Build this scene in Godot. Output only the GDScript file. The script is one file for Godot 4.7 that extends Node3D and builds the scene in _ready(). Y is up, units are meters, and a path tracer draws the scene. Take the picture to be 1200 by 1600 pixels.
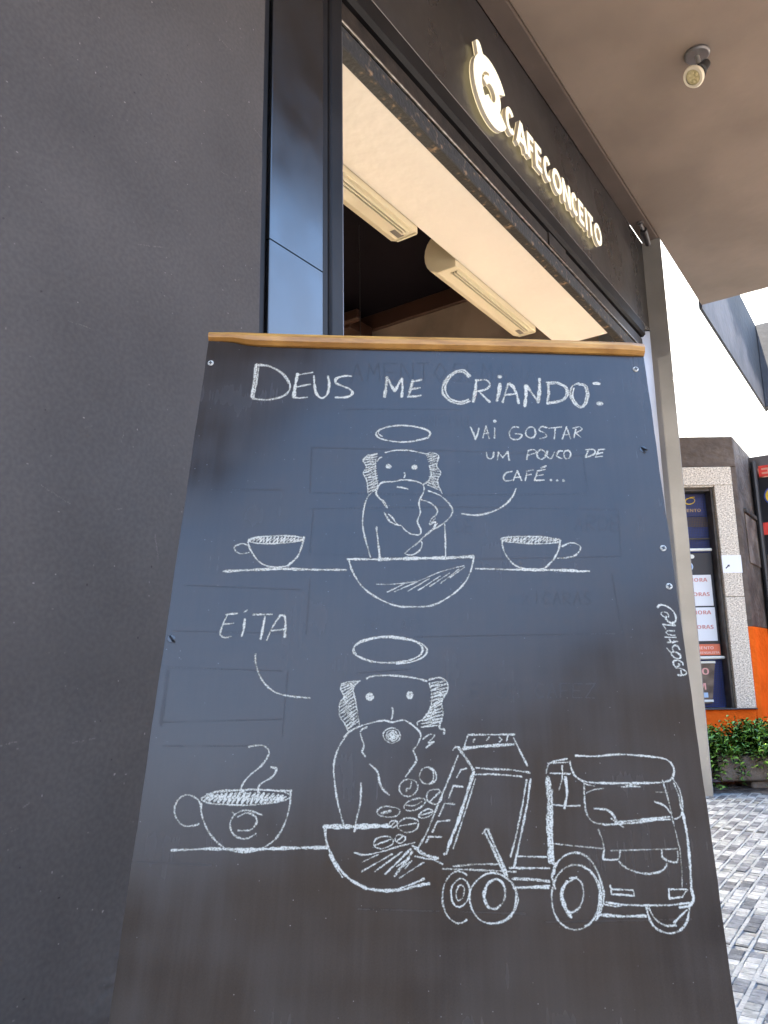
extends Node3D
# A dark-painted cafe front under a concrete canopy, with a chalk A-board on the pavement. Units are metres;
# x points out of the shopfront to the street, -z runs along the shopfront, y is up.

var M := {}
var taken := {}
var rng := RandomNumberGenerator.new()
var cover := PackedFloat32Array()
var wiped := PackedFloat32Array()
const TW := 904
const TH := 1718
const PX := 1292.0   # pixels per metre on the board

# ---------------------------------------------------------------- helpers
func numbered(called: String) -> String:
	var n: int = taken.get(called, 0)
	taken[called] = n + 1
	return called if n == 0 else "%s_%03d" % [called, n]

func thing(called: String, label: String, category: String, at := Vector3.ZERO, turn := 0.0, group := "") -> Node3D:
	var o := Node3D.new()
	o.name = numbered(called)
	add_child(o, true)
	o.position = at
	o.rotation.y = turn
	o.set_meta("label", label)
	o.set_meta("category", category)
	if group:
		o.set_meta("group", group)
	return o

func tool() -> SurfaceTool:
	var st := SurfaceTool.new()
	st.begin(Mesh.PRIMITIVE_TRIANGLES)
	return st

func obj(called: String, st: SurfaceTool, m: Material, parent: Node = self) -> MeshInstance3D:
	var o := MeshInstance3D.new()
	o.name = called
	o.mesh = st.commit()
	o.material_override = m
	parent.add_child(o, true)
	return o

func tri(st: SurfaceTool, a: Vector3, b: Vector3, c: Vector3, outward: Vector3) -> void:
	var n := (b - a).cross(c - a)
	if n.length() < 1e-12:
		return
	n = n.normalized()
	if n.dot(outward) < 0:
		n = -n
		var t := b
		b = c
		c = t
	st.set_normal(n)
	st.set_uv(Vector2(0, 0))
	st.add_vertex(a)
	st.add_vertex(c)
	st.add_vertex(b)

func quad(st: SurfaceTool, a: Vector3, b: Vector3, c: Vector3, d: Vector3, outward: Vector3) -> void:
	tri(st, a, b, c, outward)
	tri(st, a, c, d, outward)

# a box from corner lo to corner hi with chamfered edges, in the frame t
func bx(st: SurfaceTool, lo: Vector3, hi: Vector3, bev := 0.0, t := Transform3D()) -> void:
	var c := (lo + hi) / 2
	var h := (hi - lo) / 2
	h = h.abs()
	bev = min(bev, 0.49 * min(h.x, min(h.y, h.z)) * 2.0)
	var o := t * c
	var pt := func(s: Vector3, axis: int) -> Vector3:
		var v := Vector3(s.x * (h.x - bev), s.y * (h.y - bev), s.z * (h.z - bev))
		v[axis] = s[axis] * h[axis]
		return t * (c + v)
	for axis in 3:
		var u := (axis + 1) % 3
		var w := (axis + 2) % 3
		for s in [-1.0, 1.0]:
			var q := []
			for k in [[-1.0, -1.0], [1.0, -1.0], [1.0, 1.0], [-1.0, 1.0]]:
				var g := Vector3.ZERO
				g[axis] = s
				g[u] = k[0]
				g[w] = k[1]
				q.append(pt.call(g, axis))
			quad(st, q[0], q[1], q[2], q[3], (q[0] + q[2]) / 2 - o)
	if bev <= 0:
		return
	for axis in 3:
		var u := (axis + 1) % 3
		var w := (axis + 2) % 3
		for su in [-1.0, 1.0]:
			for sw in [-1.0, 1.0]:
				var g0 := Vector3.ZERO
				g0[axis] = -1.0
				g0[u] = su
				g0[w] = sw
				var g1 := g0
				g1[axis] = 1.0
				var a: Vector3 = pt.call(g0, u)
				var b: Vector3 = pt.call(g1, u)
				var cc: Vector3 = pt.call(g1, w)
				var d: Vector3 = pt.call(g0, w)
				quad(st, a, b, cc, d, (a + cc) / 2 - o)
	for sx in [-1.0, 1.0]:
		for sy in [-1.0, 1.0]:
			for sz in [-1.0, 1.0]:
				var g := Vector3(sx, sy, sz)
				var a: Vector3 = pt.call(g, 0)
				tri(st, a, pt.call(g, 1), pt.call(g, 2), a - o)

# a tapered rod between two points
func rod(st: SurfaceTool, a: Vector3, b: Vector3, ra: float, rb := -1.0, sides := 16, caps := true) -> void:
	if rb < 0:
		rb = ra
	var d := (b - a).normalized()
	var u := d.cross(Vector3.UP if absf(d.y) < 0.9 else Vector3.RIGHT).normalized()
	var w := d.cross(u)
	for k in sides:
		var t0 := TAU * k / sides
		var t1 := TAU * (k + 1) / sides
		var e0 := u * cos(t0) + w * sin(t0)
		var e1 := u * cos(t1) + w * sin(t1)
		quad(st, a + e0 * ra, a + e1 * ra, b + e1 * rb, b + e0 * rb, e0 + e1)
		if caps:
			tri(st, a, a + e0 * ra, a + e1 * ra, -d)
			tri(st, b, b + e0 * rb, b + e1 * rb, d)

# a shape turned about the line from a along d: profile of (distance along, radius), smooth normals
func lathe(st: SurfaceTool, a: Vector3, d: Vector3, profile: Array, sides := 28) -> void:
	d = d.normalized()
	var u := d.cross(Vector3.UP if absf(d.y) < 0.9 else Vector3.RIGHT).normalized()
	var w := d.cross(u)
	for i in profile.size() - 1:
		var p: Vector2 = profile[i]
		var q: Vector2 = profile[i + 1]
		for k in sides:
			var t0 := TAU * k / sides
			var t1 := TAU * (k + 1) / sides
			var e0 := u * cos(t0) + w * sin(t0)
			var e1 := u * cos(t1) + w * sin(t1)
			quad(st, a + d * p.x + e0 * p.y, a + d * p.x + e1 * p.y, a + d * q.x + e1 * q.y, a + d * q.x + e0 * q.y, (e0 + e1) * 0.5 * (q.x - p.x) - d * (q.y - p.y))

# a polygon in (w, y) pushed out along +x from x0 to x1, w counts along -z
func prism(st: SurfaceTool, poly: PackedVector2Array, x0: float, x1: float) -> void:
	var idx := Geometry2D.triangulate_polygon(poly)
	for i in range(0, idx.size(), 3):
		var a := poly[idx[i]]
		var b := poly[idx[i + 1]]
		var c := poly[idx[i + 2]]
		tri(st, Vector3(x1, a.y, -a.x), Vector3(x1, b.y, -b.x), Vector3(x1, c.y, -c.x), Vector3.RIGHT)
		tri(st, Vector3(x0, a.y, -a.x), Vector3(x0, b.y, -b.x), Vector3(x0, c.y, -c.x), Vector3.LEFT)
	var turnsign := -1.0 if Geometry2D.is_polygon_clockwise(poly) else 1.0
	for i in poly.size():
		var a := poly[i]
		var b := poly[(i + 1) % poly.size()]
		var e := (b - a)
		var n := Vector2(e.y, -e.x) * turnsign
		quad(st, Vector3(x0, a.y, -a.x), Vector3(x0, b.y, -b.x), Vector3(x1, b.y, -b.x), Vector3(x1, a.y, -a.x), Vector3(0, n.y, -n.x))

func lin(r: float, g: float, b: float) -> Color:
	return Color(r, g, b).linear_to_srgb()

func noise_tex(freq: float, lo: Color, hi: Color, sd: int, size := 512, octaves := 4, p0 := 0.25, p1 := 0.75) -> NoiseTexture2D:
	var n := FastNoiseLite.new()
	n.seed = sd
	n.frequency = freq
	n.noise_type = FastNoiseLite.TYPE_SIMPLEX_SMOOTH
	n.fractal_octaves = octaves
	var t := NoiseTexture2D.new()
	t.width = size
	t.height = size
	t.seamless = true
	t.noise = n
	var g := Gradient.new()
	g.offsets = PackedFloat32Array([p0, p1])
	g.colors = PackedColorArray([lo, hi])
	t.color_ramp = g
	return t

func bump_tex(freq: float, sd: int, strength: float, size := 512, octaves := 4) -> NoiseTexture2D:
	var n := FastNoiseLite.new()
	n.seed = sd
	n.frequency = freq
	n.fractal_octaves = octaves
	var t := NoiseTexture2D.new()
	t.width = size
	t.height = size
	t.seamless = true
	t.as_normal_map = true
	t.bump_strength = strength
	t.noise = n
	return t

func mat(c: Color, rough := 0.7, spec := 0.5) -> StandardMaterial3D:
	var m := StandardMaterial3D.new()
	m.albedo_color = c
	m.roughness = rough
	m.metallic_specular = spec
	return m

func tp(m: StandardMaterial3D, scale: float, alb: Texture2D = null, nrm: Texture2D = null, ns := 1.0, rgh: Texture2D = null) -> StandardMaterial3D:
	m.uv1_triplanar = true
	m.uv1_world_triplanar = true
	m.uv1_scale = Vector3.ONE * scale
	m.albedo_texture = alb
	if nrm:
		m.normal_enabled = true
		m.normal_texture = nrm
		m.normal_scale = ns
	if rgh:
		m.roughness_texture = rgh
	return m

# ---------------------------------------------------------------- chalk
func stamp(into: PackedFloat32Array, p: Vector2, r: float, a: float) -> void:
	var x0 := maxi(0, int(p.x - r - 1.0))
	var x1 := mini(TW - 1, int(p.x + r + 1.0))
	var y0 := maxi(0, int(p.y - r - 1.0))
	var y1 := mini(TH - 1, int(p.y + r + 1.0))
	for y in range(y0, y1 + 1):
		var dy := y - p.y
		for x in range(x0, x1 + 1):
			var dx := x - p.x
			var d := sqrt(dx * dx + dy * dy)
			var c := (r + 0.55 - d) * a
			if c > 0.0:
				if c > a:
					c = a
				var i := y * TW + x
				if c > into[i]:
					into[i] = c

func stroke(into: PackedFloat32Array, width_mm: float, smooth: bool, mm: Array, a0: float, wobble: float) -> void:
	var p: Array[Vector2] = []
	for i in range(0, mm.size(), 2):
		p.append(Vector2(mm[i], mm[i + 1]) * PX / 1000.0)
	var r0 := width_mm * PX / 2000.0 * 0.86
	var press := rng.randf_range(0.82, 1.0)
	var along := rng.randf() * 100.0
	for i in p.size() - 1:
		var a: Vector2 = p[maxi(i - 1, 0)]
		var b: Vector2 = p[i]
		var c: Vector2 = p[i + 1]
		var d: Vector2 = p[mini(i + 2, p.size() - 1)]
		var n := maxi(2, int(b.distance_to(c) / 0.9))
		for k in n:
			var t := float(k) / n
			var q := b.cubic_interpolate(c, a, d, t) if smooth else b.lerp(c, t)
			along += 0.9
			var wv := 1.0 + wobble * (0.22 * sin(along * 0.11) + 0.16 * sin(along * 0.37 + 1.3))
			q += Vector2(rng.randf_range(-0.3, 0.3), rng.randf_range(-0.3, 0.3)) * wobble
			stamp(into, q, r0 * wv, a0 * press * (1.0 + wobble * 0.1 * sin(along * 0.05)))

func chalk(width_mm: float, smooth: bool, mm: Array) -> void:
	stroke(cover, width_mm, smooth, mm, 1.0, 1.0)

func ghost(width_mm: float, a: float, mm: Array) -> void:
	stroke(wiped, width_mm, false, mm, a, 0.6)

func draw_board() -> void:
	cover.resize(TW * TH)
	wiped.resize(TW * TH)
	chalk_strokes()

func board_material() -> StandardMaterial3D:
	draw_board()
	var n := FastNoiseLite.new()
	n.seed = 5
	n.frequency = 0.02
	n.fractal_octaves = 3
	var across := n.get_image(TW, 512)          # brush marks running across
	n.seed = 6
	n.frequency = 0.012
	var across_fine := n.get_image(48, TH)
	across_fine.resize(TW, TH, Image.INTERPOLATE_CUBIC)
	across.resize(TW, TH, Image.INTERPOLATE_CUBIC)
	n.seed = 7
	n.frequency = 0.09
	var down := n.get_image(TW, 40)             # and brush marks running down
	down.resize(TW, TH, Image.INTERPOLATE_CUBIC)
	n.seed = 8
	n.frequency = 0.0035
	var cloud := n.get_image(TW, TH)            # wiped chalk dust
	n.seed = 9
	n.frequency = 0.3
	n.fractal_octaves = 2
	var grain := n.get_image(TW, TH)            # the tooth of the paint
	for im: Image in [across, across_fine, down, cloud, grain]:
		im.convert(Image.FORMAT_L8)
	var b1 := across.get_data()
	var b2 := across_fine.get_data()
	var b3 := down.get_data()
	var b4 := cloud.get_data()
	var b5 := grain.get_data()
	var rgb := PackedByteArray()
	rgb.resize(TW * TH * 3)
	var rough := PackedByteArray()
	rough.resize(TW * TH)
	for i in TW * TH:
		var g := b5[i] / 255.0
		var dust := 0.5 * b4[i] / 255.0 + 0.2 * b1[i] / 255.0 + 0.16 * b2[i] / 255.0 + 0.14 * b3[i] / 255.0
		var v := 45.0 + 24.0 * (dust - 0.5) + 5.0 * (g - 0.5)
		var ro := BOARD_ROUGH + 0.26 * (dust - 0.5)
		var w := wiped[i]
		if w > 0.0:
			w *= clampf(0.55 + 1.1 * b4[i] / 255.0 * b1[i] / 128.0, 0.0, 1.0)
			v -= 11.0 * w * (0.35 + 1.3 * g)
			ro += 0.34 * w * (0.4 + 1.2 * g)
		var c := cover[i]
		if c > 0.0:
			var k := clampf((c - 0.10) * 1.45 - maxf(0.0, 0.60 - g) * 1.9, 0.0, 1.0)
			v = lerpf(v, 182.0 + 40.0 * g, k * 0.92)
			ro = lerpf(ro, 0.95, k)
		var warm := 5 + (11 if c > 0.3 else 0)
		var iv := int(clampf(v, 0.0, 255.0))
		rgb[i * 3] = mini(255, iv + 7)
		rgb[i * 3 + 1] = iv
		rgb[i * 3 + 2] = maxi(0, iv - warm)
		rough[i] = int(clampf(ro, 0.0, 1.0) * 255.0)
	# specks of chalk and small chips
	for k in 420:
		var x := rng.randi_range(2, TW - 3)
		var y := rng.randi_range(2, TH - 3)
		var v := rng.randi_range(90, 190)
		var i := (y * TW + x) * 3
		for ch in 3:
			rgb[i + ch] = v
	var m := mat(Color.WHITE, 1.0, BOARD_SPEC)
	m.albedo_texture = ImageTexture.create_from_image(Image.create_from_data(TW, TH, false, Image.FORMAT_RGB8, rgb))
	m.roughness_texture = ImageTexture.create_from_image(Image.create_from_data(TW, TH, false, Image.FORMAT_L8, rough))
	m.roughness_texture_channel = BaseMaterial3D.TEXTURE_CHANNEL_RED
	m.texture_repeat = false
	return m

const BOARD_ROUGH := 0.22
const BOARD_SPEC := 0.40

func sky_and_camera() -> void:
	var cam := Camera3D.new()
	cam.name = "camera"
	cam.transform = Transform3D(Basis(Vector3(0.816, -0.015, -0.578), Vector3(0.125, 0.980, 0.151), Vector3(0.565, -0.196, 0.802)).orthonormalized(), Vector3(1.2, 0.80, 0))
	cam.fov = 68.95
	cam.near = 0.05
	cam.far = 600.0
	add_child(cam)
	var e := Environment.new()
	var sm := ProceduralSkyMaterial.new()
	sm.sky_top_color = Color(0.48, 0.64, 0.845)
	sm.sky_horizon_color = Color(1.0, 0.96, 0.89)
	sm.sky_curve = 0.16
	sm.sky_energy_multiplier = 1.25
	sm.ground_bottom_color = Color(0.30, 0.28, 0.26)
	sm.ground_horizon_color = Color(0.55, 0.53, 0.50)
	var sky := Sky.new()
	sky.sky_material = sm
	e.background_mode = Environment.BG_SKY
	e.sky = sky
	e.tonemap_mode = Environment.TONE_MAPPER_LINEAR
	e.tonemap_exposure = 6.2
	e.sdfgi_enabled = true
	e.ssao_enabled = true
	e.ssil_enabled = true
	var w := WorldEnvironment.new()
	w.name = "environment"
	w.environment = e
	add_child(w)
	var sun := DirectionalLight3D.new()
	sun.name = "sun"
	sun.light_energy = 1.6
	sun.light_color = Color(1.0, 0.95, 0.86)
	sun.light_angular_distance = 0.5
	sun.shadow_enabled = true
	add_child(sun)
	sun.look_at_from_position(Vector3.ZERO, Vector3(0.12, -0.85, -0.50), Vector3.UP)

# dark paint with the dust flecks, pin holes and scuffs of a street wall
func scuffed() -> ImageTexture:
	var n := FastNoiseLite.new()
	n.seed = 71
	n.frequency = 0.004
	n.fractal_octaves = 5
	var cloud := n.get_seamless_image(1024, 1024)
	n.seed = 72
	n.frequency = 0.15
	n.fractal_octaves = 2
	var grit := n.get_seamless_image(1024, 1024)
	cloud.convert(Image.FORMAT_L8)
	grit.convert(Image.FORMAT_L8)
	var a := cloud.get_data()
	var b := grit.get_data()
	var d := PackedByteArray()
	d.resize(1024 * 1024)
	for i in 1024 * 1024:
		d[i] = int(128.0 + 0.06 * (a[i] - 128.0) + 0.06 * (b[i] - 128.0))
	for k in 620:
		var x := rng.randi_range(4, 1018)
		var y := rng.randi_range(4, 1018)
		var v := rng.randi_range(150, 235) if rng.randf() < 0.75 else rng.randi_range(60, 100)
		d[y * 1024 + x] = v
		if rng.randf() < 0.35:
			d[y * 1024 + x + 1] = v
		if rng.randf() < 0.2:
			d[(y + 1) * 1024 + x] = v
	for k in 46:
		var p := Vector2(rng.randf_range(40, 980), rng.randf_range(40, 980))
		var dir := Vector2.from_angle(rng.randf_range(-0.5, 0.5) + (PI / 2 if rng.randf() < 0.3 else 0.0))
		var long := rng.randi_range(6, 34)
		var lift := rng.randi_range(10, 40)
		for t in long:
			p += dir + Vector2(rng.randf_range(-0.3, 0.3), rng.randf_range(-0.3, 0.3))
			var i := clampi(int(p.y), 0, 1023) * 1024 + clampi(int(p.x), 0, 1023)
			if rng.randf() < 0.7:
				d[i] = mini(255, d[i] + lift)
	return ImageTexture.create_from_image(Image.create_from_data(1024, 1024, false, Image.FORMAT_L8, d))

func materials() -> void:
	var fine := bump_tex(0.05, 11, 6.0)
	var coarse := bump_tex(0.012, 12, 8.0)
	var mott := noise_tex(0.006, Color(0.80, 0.80, 0.80), Color.WHITE, 21, 512, 5)
	var mott2 := noise_tex(0.012, Color(0.72, 0.70, 0.68), Color.WHITE, 22, 512, 5)
	var speck := noise_tex(0.11, Color(0.60, 0.56, 0.52), Color.WHITE, 23, 512, 5, 0.22, 0.66)
	var soft := noise_tex(0.006, Color(0.92, 0.92, 0.92), Color.WHITE, 25, 512, 5)
	var glossy := noise_tex(0.01, Color(0.72, 0.72, 0.72), Color.WHITE, 24, 512, 5)
	M.wall = tp(mat(lin(0.318, 0.272, 0.240), 0.66, 0.25), 0.55, scuffed(), fine, 0.035)
	M.groove = tp(mat(lin(0.035, 0.026, 0.02), 0.8), 1.5, mott2, fine, 1.0)
	M.granite = tp(mat(lin(0.010, 0.010, 0.011), 0.26, 0.60), 0.9, mott, null, 1.0, glossy)
	M.granite_edge = tp(mat(lin(0.014, 0.0125, 0.0125), 0.42, 0.26), 0.9, mott, null, 1.0)
	M.fascia = tp(mat(lin(0.031, 0.029, 0.031), 0.36, 0.8), 0.4, mott, coarse, 0.12, glossy)
	M.track = tp(mat(lin(0.028, 0.020, 0.014), 0.45, 0.35), 2.0, mott2, fine, 0.08)
	M.lip = tp(mat(lin(0.42, 0.38, 0.33), 0.3, 0.5), 3.0, mott2)
	M.lip.metallic = 0.8
	M.worn = tp(mat(Color.WHITE, 0.7), 1.6, noise_tex(0.02, Color(0.11, 0.10, 0.09), Color(0.55, 0.44, 0.32), 31, 512, 6, 0.66, 0.94), fine, 0.3)
	M.soffit = tp(mat(lin(0.232, 0.180, 0.144), 0.75, 0.3), 0.35, soft, fine, 0.03)
	M.frame_beam = tp(mat(lin(0.108, 0.082, 0.069), 0.75, 0.3), 0.45, soft, fine, 0.03)
	M.post = tp(mat(lin(0.225, 0.216, 0.205), 0.6, 0.3), 0.5, soft, fine, 0.04)
	M.cream = tp(mat(lin(0.85, 0.77, 0.65), 0.7, 0.3), 0.4, noise_tex(0.005, Color(0.975, 0.975, 0.975), Color.WHITE, 41), fine, 0.1)
	M.cream_plastic = mat(lin(0.66, 0.58, 0.40), 0.4, 0.5)
	M.vent = mat(lin(0.12, 0.10, 0.06), 0.6)
	M.label = tp(mat(lin(0.22, 0.20, 0.17), 0.6), 12.0, speck)
	M.dark_ceiling = mat(lin(0.006, 0.0045, 0.007), 0.8, 0.2)
	M.beige = tp(mat(lin(0.34, 0.26, 0.20), 0.8), 0.5, mott)
	M.trim = mat(lin(0.05, 0.022, 0.014), 0.5)
	M.floor = tp(mat(lin(0.22, 0.18, 0.14), 0.5), 0.5, mott)
	M.concrete = tp(mat(lin(0.26, 0.25, 0.25), 0.75), 0.30, noise_tex(0.008, Color(0.62, 0.60, 0.60), Color.WHITE, 43, 512, 6), fine, 0.6)
	M.beam_paint = tp(mat(lin(0.062, 0.064, 0.070), 0.8, 0.3), 0.4, soft, fine, 0.1)
	M.white_wall = tp(mat(lin(0.80, 0.78, 0.68), 0.8), 0.25, noise_tex(0.005, Color(0.93, 0.93, 0.92), Color.WHITE, 44), fine, 0.3)
	M.sign_glow = mat(lin(0.85, 0.83, 0.72), 0.4)
	M.sign_glow.emission_enabled = true
	M.sign_glow.emission = Color(1.0, 0.96, 0.80)
	M.sign_glow.emission_energy_multiplier = 0.11
	M.acrylic = mat(lin(0.60, 0.53, 0.42), 0.35)
	M.pendant_glow = mat(lin(0.8, 0.75, 0.6), 0.5)
	M.pendant_glow.emission_enabled = true
	M.pendant_glow.emission = Color(1.0, 0.84, 0.62)
	M.pendant_glow.emission_energy_multiplier = 1.0
	M.halo = mat(lin(0.8, 0.75, 0.6), 0.5)
	M.halo.emission_enabled = true
	M.halo.emission = Color(1.0, 0.91, 0.68)
	M.halo.emission_energy_multiplier = 0.16
	M.black_metal = mat(lin(0.02, 0.02, 0.022), 0.35, 0.6)
	M.grey_metal = mat(lin(0.16, 0.15, 0.15), 0.35)
	M.grey_metal.metallic = 0.6
	M.steel = mat(lin(0.62, 0.60, 0.56), 0.28)
	M.steel.metallic = 0.85
	M.satin = tp(mat(lin(0.46, 0.47, 0.49), 0.36), 0.6, soft)
	M.satin.metallic = 0.75
	M.zinc = tp(mat(lin(0.70, 0.68, 0.60), 0.45, 0.5), 40.0, mott2)
	M.bulb = mat(lin(0.70, 0.62, 0.48), 0.25, 0.6)
	M.lens = mat(lin(0.50, 0.42, 0.22), 0.15, 0.7)
	M.wood = tp(mat(Color.WHITE, 0.42, 0.5), 1.0)
	M.wood_dark = mat(lin(0.10, 0.055, 0.03), 0.7)
	M.back = mat(lin(0.03, 0.028, 0.026), 0.7)
	M.shop_brown = tp(mat(lin(0.135, 0.098, 0.07), 0.75), 0.6, mott2, fine, 0.5)
	M.shop_brown_pale = tp(mat(lin(0.20, 0.15, 0.112), 0.75), 0.6, mott2, fine, 0.5)
	M.shop_granite = tp(mat(lin(0.86, 0.76, 0.60), 0.55), 1.5, speck, fine, 0.3)
	M.orange = tp(mat(lin(0.88, 0.135, 0.012), 0.7, 0.15), 0.7, soft, fine, 0.4)
	M.blue = tp(mat(lin(0.035, 0.065, 0.30), 0.5), 1.0, mott)
	M.blue_sign = tp(mat(lin(0.045, 0.06, 0.25), 0.5), 1.0, mott)
	M.yellow = mat(lin(0.72, 0.46, 0.02), 0.5)
	M.tan = mat(lin(0.42, 0.28, 0.16), 0.5)
	M.brown_strip = mat(lin(0.13, 0.085, 0.05), 0.6)
	M.grille = mat(lin(0.035, 0.04, 0.09), 0.5)
	M.frame_dark = tp(mat(lin(0.10, 0.085, 0.07), 0.5), 2.0, mott2)
	M.white_tube = mat(lin(0.78, 0.76, 0.66), 0.35)
	M.board_black = mat(lin(0.025, 0.025, 0.028), 0.45)
	M.card = mat(lin(0.80, 0.79, 0.77), 0.5)
	M.card_text = mat(lin(0.62, 0.27, 0.23), 0.6)
	M.coral = mat(lin(0.74, 0.17, 0.08), 0.5)
	M.coral_text = mat(lin(0.85, 0.55, 0.45), 0.5)
	M.sky_blue = mat(lin(0.07, 0.24, 0.56), 0.4)
	M.pale_blue = mat(lin(0.45, 0.58, 0.72), 0.4)
	M.mud = tp(mat(lin(0.20, 0.14, 0.095), 0.6), 2.0, mott2)
	M.pink_text = mat(lin(0.80, 0.38, 0.32), 0.5)
	M.dark_shop = tp(mat(lin(0.025, 0.024, 0.026), 0.5, 0.3), 0.5, mott)
	M.dark_shop_band = tp(mat(lin(0.12, 0.10, 0.09), 0.7), 0.5, mott2)
	M.red = mat(lin(0.72, 0.05, 0.03), 0.45)
	M.red_pale = mat(lin(0.80, 0.40, 0.28), 0.5)
	M.trough = tp(mat(lin(0.21, 0.165, 0.125), 0.9), 1.2, mott2, fine, 1.2)
	M.soil = tp(mat(lin(0.09, 0.065, 0.05), 0.95), 2.0, mott2, fine, 1.5)
	M.ink = mat(lin(0.03, 0.03, 0.03), 0.6)
	M.mortar = tp(mat(lin(0.20, 0.197, 0.192), 0.85), 1.1, mott2, fine, 0.8)
	M.cement = tp(mat(lin(0.23, 0.228, 0.220), 0.9, 0.25), 2.0, soft, fine, 0.5)
	M.joint = mat(lin(0.06, 0.058, 0.055), 0.9)
	M.street = tp(mat(lin(0.42, 0.37, 0.31), 0.9), 0.2, mott2, fine, 0.8)
	M.across = tp(mat(lin(0.56, 0.42, 0.29), 0.8), 0.2, mott2)
	M.leaf = mat(Color.WHITE, 0.45, 0.5)
	M.leaf.vertex_color_use_as_albedo = true
	M.leaf.backlight_enabled = true
	M.leaf.backlight = Color(0.30, 0.42, 0.10)
	M.stem = mat(lin(0.10, 0.075, 0.045), 0.8)
	# wood grain of the top rail
	var im := Image.create(1024, 64, false, Image.FORMAT_RGB8)
	var n := FastNoiseLite.new()
	n.seed = 3
	n.frequency = 0.02
	for y in 64:
		for x in 1024:
			var g := n.get_noise_2d(x * 0.22, y * 3.4 + 2.0 * n.get_noise_2d(x * 0.5, 7.0))
			var f := n.get_noise_2d(x * 0.9, y * 16.0)
			var v := clampf(0.5 + 0.75 * g + 0.30 * f, 0.0, 1.0)
			im.set_pixel(x, y, lin(0.27, 0.115, 0.022).lerp(lin(0.60, 0.31, 0.075), v))
	M.wood.albedo_texture = ImageTexture.create_from_image(im)
	M.wood.uv1_triplanar = false
	M.wood.uv1_world_triplanar = false
	M.wood.uv1_scale = Vector3.ONE

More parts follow.
